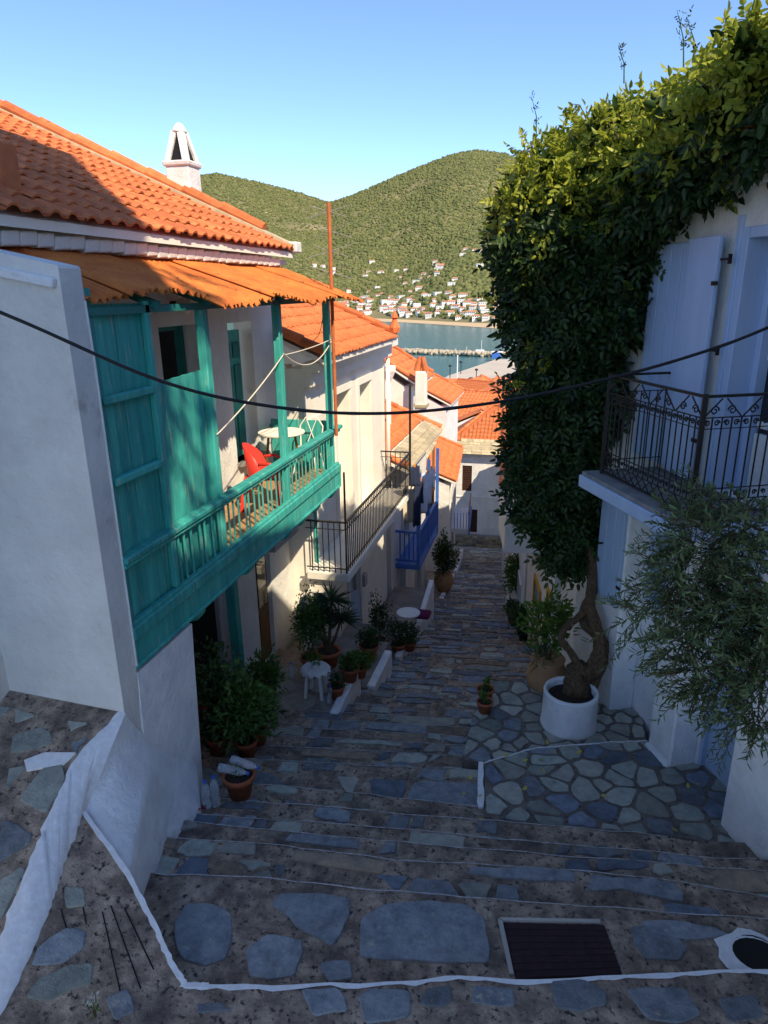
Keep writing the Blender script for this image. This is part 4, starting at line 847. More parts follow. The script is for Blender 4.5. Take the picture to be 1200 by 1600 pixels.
# unseen house behind the viewer, added and shaped to shade the near lane
R0 = thing('uphill_shade_house', (8, -6, -2), 'unseen tall white house up the hill added to shade the near lane', 'house')
m = MB(); m.prism([(3.0, -1.1), (1.1, -3.0), (5, -7.5), (7.3, -5.5)], -3, 10.8); m.build('wall', 'plaster', R0)
m = MB(); m.prism([(3.35, -.75), (.9, -3.2), (5, -7.8), (6.9, -5.1)], 10.8, 16.5); m.build('shade_storey', 'plaster', R0)  # overhang shaped only to set the shadow edge on the left roof
m = MB(); m.add([(3.4, -.72, 16.5), (.7, -3.3, 16.5), (5, -8.1, 16.5), (7.1, -5.1, 16.5), (4.2, -4.2, 18)], [(0, 1, 4), (1, 2, 4), (2, 3, 4), (3, 0, 4), (3, 2, 1, 0)]); m.build('roof', 'tile', R0)
# ================================================================ right row further down
FR2 = FR((.62, 9.6), (-.16, 1), (-1, -.16))
R2 = row_house('yellow_door_house', 'white house with yellow door frames below the vine', FR2, .0, 6.2, 6, -7.2, -.9, .42, .3, [(2.2, 3.0, -7.6, -5.6, 'wood_dark', 'yellow'), (4.0, 4.8, -8.0, -6.1, 'wood_dark', 'yellow'), (1.6, 2.3, -4.6, -3.2, 'wood_dark'), (4.0, 4.8, -4.9, -3.4, 'wood_dark')])
m = MB(); FR2.box(m, 4.5, 6.1, 0, .75, -5.4, -5.2); bq = m.build('balcony', 'plaster', R2); m = MB(); FR2.box(m, 4.5, 6.1, .62, .75, -5.2, -4.4); FR2.box(m, 4.5, 4.62, 0, .62, -5.2, -4.4); m.build('parapet', 'plaster', bq)
m = MB(); FR2.box(m, 1.9, 1.98, .0, .1, -7.2, -1.2); m.build('drainpipe', 'plaster', R2)
FR3 = FR((-.42, 16.2), (-.11, 1), (-1, -.11))
R3 = row_house('shaded_row_house', 'plain white house past the yellow doors on the shaded side', FR3, 0, 8.5, 6, -10.6, -3.4, .42, .3, [(1, 1.9, -9.6, -7.6, 'wood_dark'), (5, 5.9, -10.8, -8.8, 'teal_dark'), (2.5, 3.4, -7, -5.6, 'blue')])
FR4 = FR((-1.4, 25), (-.08, 1), (-1, -.08))
R4 = row_house('far_row_house', 'white house on the right near the foot of the lane', FR4, 0, 10, 6, -13.5, -6.6, .42, .3, [(2, 2.9, -12.2, -10.2, 'wood_dark'), (6, 6.9, -13.4, -11.4, 'blue')])
FR5 = FR((-2.2, 35.3), (-.06, 1), (-1, -.06))
R5 = row_house('lowest_row_house', 'last white house on the right before the lane end', FR5, 0, 9, 6, -16.4, -9.9, .42, .3, [(2, 2.9, -15.4, -13.4, 'wood_dark')])
# ================================================================ the stepped lane
def clip(poly, a, nx, ny):      # keep side where (p-a).n <= 0
    out = []
    for i in range(len(poly)):
        p, q = poly[i], poly[(i+1) % len(poly)]; dp = (p[0]-a[0])*nx+(p[1]-a[1])*ny; dq = (q[0]-a[0])*nx+(q[1]-a[1])*ny
        if dp <= 0: out.append(p)
        if (dp < 0) != (dq < 0) and abs(dp-dq) > 1e-9: f = dp/(dp-dq); out.append((p[0]+(q[0]-p[0])*f, p[1]+(q[1]-p[1])*f))
    return out
def inside(p, poly):
    c = False
    for i in range(len(poly)):
        a, b = poly[i], poly[i-1]
        if (a[1] > p[1]) != (b[1] > p[1]) and p[0] < (b[0]-a[0])*(p[1]-a[1])/(b[1]-a[1])+a[0]: c = not c
    return c
def voronoi(poly, size, ax=1., gap=.02, jit=.46):
    xs = [p[0] for p in poly]; ys = [p[1] for p in poly]; S = []
    nx = max(1, int((max(xs)-min(xs))/(size*ax)+.5)); ny = max(1, int((max(ys)-min(ys))/size+.5)); sx = (max(xs)-min(xs))/nx; sy = (max(ys)-min(ys))/ny
    for j in range(-1, ny+1):
        for i in range(-1, nx+1): S.append((min(xs)+(i+.5+.5*(j % 2)+random.uniform(-jit, jit))*sx, min(ys)+(j+.5+random.uniform(-jit, jit))*sy))
    out = []
    for s in S:
        c = list(poly); near = sorted(S, key=lambda q: (q[0]-s[0])**2+(q[1]-s[1])**2)[1:14]
        for q in near:
            d = math.dist(s, q) or 1e-6; n = ((q[0]-s[0])/d, (q[1]-s[1])/d); c = clip(c, ((s[0]+q[0])/2-n[0]*gap, (s[1]+q[1])/2-n[1]*gap), *n)
            if len(c) < 3: break
        if len(c) >= 3: out.append(c)
    return out
def rough_poly(c, shrink=1., j=.016):
    cx = sum(p[0] for p in c)/len(c); cy = sum(p[1] for p in c)/len(c); out = []
    for i in range(len(c)):
        p, q = c[i], c[(i+1) % len(c)]; L = math.dist(p, q)
        if L < .02: continue
        a = (.1*q[0]+.9*p[0], .1*q[1]+.9*p[1]); out.append(a)
        if L > .12: out.append((.5*p[0]+.5*q[0]+random.uniform(-j, j), .5*p[1]+.5*q[1]+random.uniform(-j, j)))
        out.append((.9*q[0]+.1*p[0], .9*q[1]+.1*p[1]))
    return [(cx+(p[0]-cx)*shrink+random.uniform(-j, j)*.5, cy+(p[1]-cy)*shrink+random.uniform(-j, j)*.5) for p in out]
def area(c): return abs(sum(c[i-1][0]*c[i][1]-c[i][0]*c[i-1][1] for i in range(len(c))))/2
stone_pool = []; far_stone = MB()
def stone(c, z, parent, m, pr=.012, zf=None):
    if len(c) < 3 or area(c) < .004: return
    n = len(c); cx = sum(p[0] for p in c)/n; cy = sum(p[1] for p in c)/n; zf = zf or (lambda p: z); k = 1-.012/max(.05, math.sqrt(area(c))); tl = random.uniform(-.01, .01), random.uniform(-.01, .01)
    h = lambda p, d: zf(p)+d+(p[0]-cx)*tl[0]+(p[1]-cy)*tl[1]
    top = [(cx+(p[0]-cx)*k, cy+(p[1]-cy)*k) for p in c]
    V = [(p[0], p[1], zf(p)-.02) for p in c]+[(p[0], p[1], h(p, pr*.6)) for p in c]+[(p[0], p[1], h(p, pr)) for p in top]
    F = [tuple(range(2*n, 3*n))]+[(i, (i+1) % n, n+(i+1) % n, n+i) for i in range(n)]+[(n+i, n+(i+1) % n, 2*n+(i+1) % n, 2*n+i) for i in range(n)]
    d = math.sqrt(cx*cx+cy*cy+z*z); stone_pool.append((area(c)/(d*d), V, F, m, parent))
SM = ['slate', 'slate', 'flag_blue', 'slate_green', 'slate', 'slate_brown', 'flag', 'slate_green']
# nosings measured along the near steps
NOS = [([(60, 1640), (215, 1603), (430, 1592), (640, 1587), (900, 1597), (1200, 1600)], -4.29),
 ([(290, 1540), (430, 1541), (560, 1538), (700, 1528), (800, 1532), (940, 1527), (1070, 1522), (1200, 1516)], -4.40),
 ([(197, 1364), (400, 1372), (620, 1394), (800, 1408), (1000, 1423), (1200, 1437)], -4.51),
 ([(235, 1306), (420, 1320), (620, 1344), (901, 1360), (1040, 1375), (1200, 1402)], -4.62),
 ([(286, 1283), (420, 1297), (560, 1311), (880, 1338), (1200, 1362)], -4.73),
 ([(295, 1270), (380, 1278), (580, 1292), (843, 1317), (1150, 1343)], -4.83),
 ([(346, 1249), (400, 1253), (505, 1260), (580, 1268), (773, 1283), (987, 1301), (1083, 1314)], -4.93),
 ([(397, 1225), (480, 1232), (580, 1242), (755, 1262)], -5.04)]
def poly_at(pix, z):
    P = [PZ(x, y, z) for x, y in pix]; P = [(p.x, p.y) for p in P]
    a, b = P[0], P[1]; f = (-4.3-a[0])/(b[0]-a[0]); s0 = (b[1]-a[1])/(b[0]-a[0]); P.insert(0, (-4.3, a[1]+.12*(-4.3-a[0])))
    a = P[-1]; P.append((3.2, a[1]+.2*(3.2-a[0]))); out = []
    for i in range(len(P)-1):
        n = max(1, int(math.dist(P[i], P[i+1])/.16))
        for k in range(n): f = k/n; out.append((P[i][0]+(P[i+1][0]-P[i][0])*f+(random.uniform(-.008, .008)), P[i][1]+(P[i+1][1]-P[i][1])*f+random.uniform(-.012, .012)))
    out.append(P[-1]); return out
LINES = [(poly_at(p, z), z) for p, z in NOS]
# generic steps down the rest of the lane
GY = [5.9, 8.6, 12.4, 15.2, 20, 30, 46.5]; GZ = [-5.04, -5.98, -7.2, -8.15, -9.6, -12.7, -17.6]
def G(y): return float(np.interp(y, GY, GZ))
def LX(y): return float(np.interp(y, [6, 9, 15, 19, 29, 38, 46], [-3.6, -3.0, -2.95, -3.15, -3.95, -4.7, -5.9]))
def RX(y): return float(np.interp(y, [6, 10, 14, 20, 30, 46, 52], [-.45, -.15, -.1, -.75, -1.6, -2.35, -2.6]))
yc = 5.95; z = -5.04
while yc < 46:
    sl = (G(yc+.4)-G(yc))/.4; tr = random.uniform(.36, .5) if yc < 14 else random.uniform(.45, .7); yc += tr; z = G(yc)
    ang = math.radians(np.interp(yc, [6, 12, 30, 46], [8.5, 6, 6, 3])); x0, x1 = LX(yc)-1.6, RX(yc)+1.3
    n = 26; L = [(x0+(x1-x0)*i/n, yc+math.tan(ang)*(x0+(x1-x0)*i/n+1.5)+random.uniform(-.018, .018)) for i in range(n+1)]; LINES.append((L, z))
base = MB(); stairs = None
props_done = False
BIG = [[(273, 1442), (290, 1414), (330, 1412), (362, 1428), (363, 1465), (352, 1500), (318, 1511), (283, 1498), (272, 1468)],
       [(424, 1415), (440, 1397), (500, 1397), (548, 1405), (546, 1430), (532, 1462), (520, 1479), (490, 1462), (466, 1452), (452, 1434)],
       [(384, 1490), (392, 1478), (420, 1460), (470, 1470), (474, 1488), (460, 1526), (420, 1532), (390, 1528)],
       [(563, 1438), (600, 1414), (665, 1408), (730, 1414), (757, 1436), (766, 1482), (764, 1504), (700, 1506), (640, 1500), (600, 1502), (562, 1496)],
       [(500, 1505), (545, 1502), (552, 1530), (515, 1536), (503, 1522)], [(1000, 1440), (1060, 1440), (1120, 1452), (1140, 1462), (1080, 1470), (1020, 1462)],
       [(985, 1448), (1040, 1450), (1075, 1480), (1060, 1502), (1010, 1500), (990, 1475)]]
NEAR = [[(575, 1545), (640, 1548), (640, 1590), (570, 1600), (560, 1560)], [(668, 1545), (705, 1542), (706, 1565), (690, 1575), (655, 1570)], [(740, 1540), (800, 1545), (805, 1570), (780, 1574), (735, 1566)],
        [(858, 1535), (910, 1530), (945, 1550), (948, 1570), (910, 1582), (870, 1576)], [(975, 1545), (1070, 1545), (1095, 1585), (1060, 1600), (1010, 1592)], [(1120, 1560), (1180, 1555), (1195, 1590), (1140, 1598)],
        [(305, 1570), (345, 1567), (362, 1580), (310, 1584)], [(470, 1546), (530, 1544), (545, 1580), (490, 1588)]]
WEDGE = [[(100, 1387), (130, 1387), (133, 1415), (104, 1420)], [(50, 1510), (60, 1480), (100, 1452), (135, 1456), (132, 1480), (100, 1505)], [(40, 1560), (60, 1530), (110, 1508), (146, 1506), (145, 1535), (100, 1552), (75, 1566)], [(165, 1560), (200, 1545), (212, 1580), (180, 1596)]]
def pxpoly(pl, z): return [(p.x, p.y) for p in (PZ(x, y, z) for x, y in pl)]
stairs = None
for k in range(1, len(LINES)):
    (A, _), (B, z) = LINES[k-1], LINES[k]
    m = MB(); n = len(A); poly = A+B[::-1]
    # tread as a strip with slight unevenness, riser below its nosing
    nb = 24; x0 = max(A[0][0], B[0][0]); x1 = min(A[-1][0], B[-1][0]); ys = lambda L, x: float(np.interp(x, [p[0] for p in L], [p[1] for p in L])); V = []
    if k < 8: nb = 40
    for i in range(nb+1):
        x = x0+(x1-x0)*i/nb; ya = ys(A, x); yb = ys(B, x)+random.uniform(-.008, .008); w = random.uniform(-.006, .006)
        V += [(x, ya-.06, z+w*.5-.002), (x, (ya+yb)/2, z+random.uniform(-.007, .006)), (x, yb, z+w), (x, yb+.012, z-.03), (x, yb+.012, z-.36), (x, ya-.06, z-.36)]
    F = []
    for i in range(nb):
        for q in range(6): F.append((i*6+q, i*6+(q+1) % 6, (i+1)*6+(q+1) % 6, (i+1)*6+q))
    m.add(V, F+[tuple(range(6)), tuple(nb*6+q for q in range(6))[::-1]])
    if stairs is None: stairs = m.build('stairs', 'mortar'); props(stairs, kind='structure'); st = stairs
    else: st = m.build('step', 'mortar', stairs)
    # worn white line along the nosing
    wl_ = {1: .02}.get(k, .003)
    if k < 14:
        m = MB(); xa = -2.2 if k == 1 else (-3.4 if k < 6 else -3.2); n2 = 46; xr = 2.0 if k < 6 else (RX(6)-.05 if k > 6 else 1.3); seg = []
        for i in range(n2+1):
            x = xa+(xr-xa)*i/n2; w = wl_*random.uniform(.5, 1.3) if not (k > 1 and random.random() < .3) else .001; yb = ys(B, x); seg += [(x, yb-w*1.6, z+.008), (x, yb+.004, z+.009), (x, yb+.0125, z-.01)]
        m.add(seg, [(3*i+a, 3*i+a+1, 3*i+a+4, 3*i+a+3) for i in range(n2) for a in (0, 1)]); m.build('painted_edge', 'paint_white' if k == 1 else 'worn_paint', st if st is not stairs else stairs)
    # stones
    pool = []
    if k == 1:
        for pl in NEAR: stone(rough_poly(pxpoly(pl, z), 1, .006), z, stairs, random.choice(['slate', 'slate_green', 'flag']))
        continue
    if k == 2:
        for pl in BIG: stone(rough_poly(pxpoly(pl, z), 1, .006), z, stairs, 'slate', .016)
        continue
    yl = min(p[1] for p in A[1:-1]); xl, xr = (-3.35, 2.1) if k < 6 else (LX((ys(A, -1.5)))-.1, (RX(ys(A, -1.5))+.05 if k > 7 else (-.42 if k == 7 else 1.3)))
    far = k > 34; x = xl
    dp = ys(B, -1.5)-ys(A, -1.5); nd = min(.17, dp*.62)
    while x < xr-.08:                      # long nosing stones along the edge
        w = min(random.choice([.18, .28, .4, .55, .8])*random.uniform(.8, 1.2), xr-x); g0, g1 = random.uniform(-.045, .045), random.uniform(-.045, .045); n0 = nd*random.uniform(.55, 1.35)
        c = [(x+.008, ys(B, x)-n0+g0), (x+w*random.uniform(.3, .7), ys(B, x+w*.5)-n0+random.uniform(-.04, .03)), (x+w-.008, ys(B, x+w)-n0+g1), (x+w-.008-random.uniform(0, .04), ys(B, x+w)-.012-random.uniform(0, .025)), (x+w*.5, ys(B, x+w*.5)-.01), (x+.008+random.uniform(0, .04), ys(B, x)-.012-random.uniform(0, .02))]
        if random.random() < (.58 if k < 12 else .82): stone(rough_poly(c, random.uniform(.9, 1), .016), z, stairs, random.choice(SM), random.uniform(.012, .022))
        x += w
    if dp-nd > .1:
        x = xl
        while x < xr-.15:
            w = min(random.uniform(1.2, 2.0), xr-x); c0 = [(x, ys(A, x)+.015), (x+w, ys(A, x+w)+.015), (x+w, ys(B, x+w)-nd-.025), (x, ys(B, x)-nd-.025)]
            for c in voronoi(c0, max(.16, (dp-nd)*random.choice([.7, 1])), random.uniform(1.2, 2.0), .014):
                if random.random() < .78 and area(c) > .006: stone(rough_poly(c, random.uniform(.82, .98), .014), z, stairs, random.choice(SM), random.uniform(.004, .014))
            x += w
# landing at the left of the near steps, with its white edge, and the ramp above it
w2 = PZ(290, 1540, -4.40); WN = (.35, -.17, 1.); wz = lambda p: w2.z+.35*(w2.x-p[0])-.17*(w2.y-p[1])
WP = lambda x, y: PP(x, y, tuple(w2), WN)
ap = WP(130, 1270); w1 = WP(200, 1365)
m = MB(); m.prism([(w2.x+.01, 1.0), (w2.x+.01, w2.y), (w1.x+.01, w1.y), (ap.x+.01, ap.y+.02), (-4.4, 4.2), (-4.4, 1.0)], -5.3, wz); landing = props(m.build('landing', 'mortar'), kind='structure')
for pl in WEDGE: stone(rough_poly([(p.x, p.y) for p in (WP(*q) for q in pl)], 1, .006), -4.2, landing, random.choice(['slate', 'slate_green', 'slate_brown']), .012, wz)
def ribbon(name, pts, w, m, parent, up=.012):
    mb = MB(); V = []
    for i, p in enumerate(pts):
        a = Vector(pts[max(0, i-1)]); b = Vector(pts[min(len(pts)-1, i+1)]); d = (b-a).normalized(); s = Vector((-d.y, d.x, 0)).normalized(); q = Vector(p); ww = w*random.uniform(.8, 1.2); V += [q-s*ww/2+Vector((0, 0, up)), q+s*ww/2+Vector((0, 0, up)), q+s*ww/2-Vector((0, 0, .12)), q-s*ww/2-Vector((0, 0, .12))]
    n = len(pts); mb.add(V, [(4*i+a, 4*i+(a+1) % 4, 4*i+4+(a+1) % 4, 4*i+4+a) for i in range(n-1) for a in range(4)]+[(0, 1, 2, 3), (4*n-1, 4*n-2, 4*n-3, 4*n-4)]); return mb.build(name, m, parent)
def dens(P, k=8, j=.008):
    out = []
    for a, b in zip(P, P[1:]):
        for i in range(k): q = Vector(a).lerp(Vector(b), i/k); out.append(q+Vector((random.uniform(-j, j), random.uniform(-j, j), 0)))
    return out+[Vector(P[-1])]
ribbon('painted_edge', dens([ap, w1, WP(245, 1455), WP(270, 1510), w2, w2+Vector((.15, .03, 0))], 8, .004), .034, 'paint_white', landing)
for a, b in (((95, 1420), (105, 1455)), ((130, 1418), (135, 1445)), ((160, 1425), (188, 1550)), ((173, 1415), (220, 1545)), ((195, 1420), (240, 1515))):
    p = WP(*a); q = WP(*b); m = MB(); m.bar(p, q, .009, .008); m.build('scored_groove', 'dark', landing)
# upper ramp and the broad white kerb between
LN = (.05, -.36, 1.); lp = (-3.41, 4.26, -3.45); lz = lambda p: lp[2]-.05*(p[0]-lp[0])+.36*(p[1]-lp[1])
LPt = lambda x, y: PP(x, y, lp, LN)
e = [LPt(x, y) for x, y in ((172, 1134), (135, 1170), (110, 1210), (85, 1265), (60, 1330), (30, 1405), (0, 1480), (-40, 1580), (-90, 1700))]
m = MB(); rp = [(p.x-.02, p.y) for p in e]+[(-6, e[-1].y), (-6, 4.36), (e[0].x, 4.36)]; m.prism(rp, -5.4, lz); ramp = props(m.build('ramp', 'mortar'), kind='structure')
for c in voronoi([(-4.3, 1.9), (-3.2, 1.9), (-3.6, 4.2), (-5.2, 4.2)], .42, 1.15, .05): stone(rough_poly(c, .86, .02), -3.6, ramp, random.choice(['slate', 'slate_green', 'slate_brown', 'slate_green']), .012, lz)
q = [LPt(x, y) for x, y in ((38, 1190), (70, 1178), (118, 1178), (100, 1196), (60, 1203), (42, 1206))]; m = MB(); m.prism([(p.x, p.y) for p in q], lambda p: lz(p)-.01, lambda p: lz(p)+.016); m.build('white_patch', 'paint_white', ramp)
kb = MB(); TP = dens([p+Vector((0, 0, .02)) for p in e], 6, .01); b_ = [ap, WP(118, 1305), WP(100, 1350), WP(88, 1390), WP(75, 1430), WP(42, 1505), WP(0, 1590), WP(-50, 1690), WP(-110, 1810)]; BT = dens([p+Vector((0, 0, .008)) for p in b_], 6, .008); 
lc = lambda g: Vector((-3.392, 4.364, -3.42)).lerp(ap-Vector((0, 0, .03)), g)
V = [lc(0)+Vector((-.06, 0, .02)), lc(0), lc(.4), lc(.75), lc(1), lc(1)-Vector((0, 0, .1))]
for t, b in zip(TP, BT): V += [t+Vector((-.06, 0, -.03)), t, t.lerp(b, .4)+Vector((0, 0, .004)), t.lerp(b, .75)+Vector((0, 0, .002)), b, b+Vector((.02, 0, -.1))]
n = len(TP)+1; kb.add(V, [(6*i+a, 6*i+a+1, 6*i+a+7, 6*i+a+6) for i in range(n-1) for a in range(5)]); props(kb.build('kerb', 'paint_white', None, True), 'broad white limewashed kerb between ramp and landing', 'kerb')
# lower house wall: flares out where it meets landing and steps
Bp = [ap, w1, PZ(236, 1362, -4.505), PZ(258, 1318, -4.61), PZ(292, 1284, -4.72), PZ(314, 1266, -4.83)]; Bs = [0, .34, .5, .68, .86, 1]
def bat(f): i = min(max(k for k in range(6) if Bs[k] <= f+1e-6), 4); return Bp[i].lerp(Bp[i+1], (f-Bs[i])/(Bs[i+1]-Bs[i]))
Tl = lambda f: Vector((-3.392+.03*f, 4.364+.94*f, -3.42-1.25*f**.8))
lc = lambda g: Tl(0).lerp(ap-Vector((0, 0, .03)), g)
m = MB(); nu, nv = 40, 11; V = []
for j in range(nv+1):
    g = min(1, j/10)
    for i in range(nu+1):
        f = i/nu; T = Tl(f); B = bat(f)-Vector((0, 0, .03)); h = g**1.3 if i else g; V.append(Vector((T.x+(B.x-T.x)*h, T.y+(B.y-T.y)*h, T.z+(B.z-T.z)*g-(.55 if j == 11 else 0))))
m.add(V, [(j*(nu+1)+i, j*(nu+1)+i+1, (j+1)*(nu+1)+i+1, (j+1)*(nu+1)+i) for j in range(nv) for i in range(nu)]); m.build('wall_skirt', 'limewash', H1, True)
# right terraces
ZT = -5.03
def terrace(name, pix, z, size, mats, gap, down=.9, edge=None):
    P = pxpoly(pix, z); m = MB(); m.prism(P, z-down, z); t = props(m.build(name, 'mortar_dark'), kind='structure')
    for c in voronoi(P, size, 1.25, gap): 
        if area(c) > .006: stone(rough_poly(c, random.uniform(.86, .99), .014), z, t, random.choice(mats), random.uniform(.006, .016))
    return t
FM = ['flag', 'slate_green', 'slate_green', 'flag_blue', 'flag']
T1 = terrace('terrace', [(757, 1276), (780, 1282), (860, 1290), (987, 1299), (1083, 1312), (1200, 1345), (1260, 1345), (1180, 1190), (1100, 1150), (1010, 1157), (900, 1163), (830, 1170), (757, 1192)], ZT, .25, FM+['slate_green', 'slate'], .014)
T2 = terrace('lower_terrace', [(722, 1184), (757, 1193), (830, 1171), (900, 1164), (1010, 1158), (1000, 1090), (940, 1060), (835, 1062), (772, 1064), (742, 1110)], ZT-.13, .22, ['flag', 'flag', 'flag', 'slate_green', 'slate'], .014)
p, q = PZ(751, 1192, ZT), PZ(751, 1262, ZT); ribbon('painted_edge', dens([(p.x, p.y, ZT), (q.x, q.y, ZT)]), .06, 'paint_white', T1)
pp = pxpoly([(757, 1192), (830, 1170), (900, 1163), (1010, 1157)], ZT); ribbon('painted_edge', dens([(x, y-.01, ZT) for x, y in pp]), .012, 'paint_white', T1)
# boulder at the terrace corner
# left platforms with white kerbs
def platform(name, x0, x1, y0, y1, z, m='mortar_pale'):
    mb = MB(); mb.prism([(x0, y0), (x1, y0+.06), (x1-.02, y1), (x0, y1)], z-1.2, z); t = props(mb.build(name, m), kind='structure'); return t
pl1 = platform('entrance_landing', -4.5, -2.85, 7.6, 9.5, -5.99); 
for c in voronoi([(-4.4, 7.7), (-2.95, 7.7), (-2.95, 9.4), (-4.4, 9.4)], .5, 1, .03): stone(rough_poly(c, .93, .02), -5.99, pl1, random.choice(['flag', 'slate_green', 'slate_brown', 'flag']), .004)
pl2 = platform('side_landing', -4.5, -2.72, 9.55, 11.2, -6.32); pl3 = platform('side_landing', -4.1, -2.8, 11.25, 13.2, -7.05); pl4 = platform('side_landing', -4.1, -2.95, 15.2, 17.6, -8.1)
def kerbwall(x0, y0, x1, y1, z0, z1, label):
    m = MB(); a = Vector((x0, y0, 0)); b = Vector((x1, y1, 0)); d = (b-a).normalized(); s = Vector((-d.y, d.x, 0))*.07
    m.hexa([a-s*1.3+Vector((0, 0, z0-.9)), a+s*1.3+Vector((0, 0, z0-.9)), b+s*1.3+Vector((0, 0, z0-1.6)), b-s*1.3+Vector((0, 0, z0-1.6)), a-s+Vector((0, 0, z0)), a+s+Vector((0, 0, z0)), b+s+Vector((0, 0, z1)), b-s+Vector((0, 0, z1))]); props(m.build('kerb_wall', 'limewash', None, False, .02), label, 'wall')
kerbwall(-2.85, 8.2, -2.86, 9.45, -5.9, -5.82, 'low white kerb wall beside the stool and flower pots'); kerbwall(-2.68, 9.65, -2.66, 10.85, -6.3, -6.28, 'low white kerb wall below the single pot on its landing')
kerbwall(-2.72, 11.9, -2.75, 12.9, -7.0, -6.98, 'short white kerb beside the dark shrubs'); kerbwall(-2.95, 15.1, -3.0, 17.4, -8.0, -7.7, 'white kerb with the purple cushion ledge')
kerbwall(-3.3, 21, -3.75, 27, -10.0, -11.6, 'long white kerb under the large potted shrub'); kerbwall(-3.9, 29, -4.5, 36, -12.3, -14.3, 'white kerb beside the red doors')
# all stones: the 300 that show largest are single objects, the rest one mass
stone_pool.sort(key=lambda s: -s[0])
cntp = {}
for i, (_, V, F, m, par) in enumerate(stone_pool):
    if i < 620 and cntp.get(par.name, 0) < 298:
        cntp[par.name] = cntp.get(par.name, 0)+1; mb = MB(); mb.add(V, F); mb.build('paving_stone', m, par, fix=False)
    else:
        key = par.name+m; cntp.setdefault('_'+key, (par, m, MB()))[2].add(V, F)
for k, v in cntp.items():
    if k[0] == '_': props(v[2].build('smaller_paving_stones', v[1], v[0], fix=False), kind='stuff')
# iron cover and white ring
mh = pxpoly([(787, 1444), (944, 1447), (972, 1524), (806, 1531)], -4.51); t = thing('access_cover', (mh[0][0], mh[0][1], -4.5), 'dark rusty square metal cover let into the step', 'cover')
m = MB(); m.prism(mh, -4.56, -4.494); m.build('plate', 'cover', t, bevel=.004); A_, B_, C_, D_ = [Vector((*p, -4.49)) for p in mh]
for i in range(1, 8):
    m = MB(); f = i/8; m.bar(A_.lerp(B_, f), D_.lerp(C_, f), .007, .0025); m.build('rib', 'cover', t); m = MB(); m.bar(A_.lerp(D_, f), B_.lerp(C_, f), .007, .0025); m.build('rib', 'cover', t)
for a, b, w in ((A_, D_, .05), (A_, B_, .04)):
    m = MB(); m.bar(a+Vector((-.03, .015, .0)), b+Vector((-.03, .015, .0)), w*.6, .02); m.build('concrete_frame', 'concrete', t)
rc = PZ(1185, 1495, -4.5); t = thing('painted_hole', rc, 'round drain opening ringed with white paint at the right edge', 'drain'); m = MB(); n = 20
V = [];
for i in range(n+1):
    a = i/n*2*math.pi; rr = .26*random.uniform(.9, 1.15); V += [(rc.x+rr*math.cos(a), rc.y+rr*.8*math.sin(a), -4.495), (rc.x+.17*math.cos(a), rc.y+.17*.8*math.sin(a), -4.485)]
m.add(V, [(2*i, 2*i+1, 2*i+3, 2*i+2) for i in range(n)]); m.build('painted_ring', 'paint_white', t); m = MB(); m.lathe([(.165, -.02), (.165, .003)], (rc.x, rc.y, -4.49), 16); m.build('opening', 'dark', t)
# ================================================================ climbing vine, its planter and trunk
def blob_points(B, n, shell=(.72, 1.06)):
    C = np.array([b[:3] for b in B]); Rr = np.array([b[3] for b in B]); w = Rr**2/np.sum(Rr**2); idx = rng.choice(len(B), n, p=w); d = rdir(n)
    P = C[idx]+d*(Rr[idx]*rng.uniform(*shell, n))[:, None]
    D2 = np.linalg.norm(P[:, None]-C[None], axis=2)/Rr[None]; D2[np.arange(n), idx] = 9; keep = (D2.min(1) > .62); return P[keep], d[keep]
def compound_leaves(P, Nr, m, parent, L=.2, pairs=3, lw=.04, ll=.075, name='foliage', droop=.5):
    n = len(P); D = unit(Nr*.5+rng.normal(size=(n, 3))*.6+np.array([0, 0, -droop])); S = unit(np.cross(D, Nr+rng.normal(size=(n, 3))*.35)); Up = np.cross(S, D); Ls = L*rng.uniform(.7, 1.25, n)
    PP_, DD, SS, LL_, WW = [], [], [], [], []
    for k in range(pairs):
        f = (k+.6)/(pairs+.4)
        for s in (-1, 1):
            PP_.append(P+D*(Ls*f)[:, None]); d = unit(D*.55+S*s*.85-Up*.12+rng.normal(size=(n, 3))*.12); DD.append(d); SS.append(np.cross(Up, d)+rng.normal(size=(n, 3))*.15); LL_.append(ll*rng.uniform(.75, 1.2, n)*(1.05-.25*f)); WW.append(lw*rng.uniform(.8, 1.2, n))
    PP_.append(P+D*Ls[:, None]*.95); DD.append(D); SS.append(S); LL_.append(ll*1.1*np.ones(n)); WW.append(lw*np.ones(n)*1.1)
    return leaf_obj(name, np.concatenate(PP_), np.concatenate(DD), np.concatenate(SS), np.concatenate(LL_), np.concatenate(WW), m, parent)
VB = [(2.35, .15, -3.2, .38), (2.6, .3, -2.6, .55), (2.2, .25, -2.1, .38), (2.9, .4, -2.1, .45), (2.45, .4, -1.3, .6), (2.6, .35, -1.9, .4), (1.9, .35, -1.1, .5), (2.2, .5, -.2, .7), (2.5, .7, .1, .42), (1.55, .3, -.2, .35), (1.6, .3, .5, .5), (2.1, .68, .65, .7), (2.68, .75, .6, .48), (2.55, .62, 1.02, .5), (1.7, .25, 1.15, .6), (1.0, .3, .98, .4), (.35, .3, 1.15, .4), (-.4, .3, 1.35, .4), (.8, -.1, 1.4, .42), (-.1, -.2, 1.55, .45), (2.4, -.1, 1.3, .55), (-1.0, -.1, 1.7, .5), (-1.8, -.3, 1.8, .55), (1.4, -.9, 1.75, .45), (.2, -1.0, 1.9, .45), (2.6, -.9, 1.6, .5)]
vb = [(*FRT.pt(t, a, z), r) for t, a, z, r in VB]
plc = PZ(888, 1132, ZT-.13); plc = Vector((plc.x, plc.y+.02, ZT-.13)); RP = .335
PLT = thing('round_planter', plc, 'round white plastered planter at the foot of the vine', 'planter')
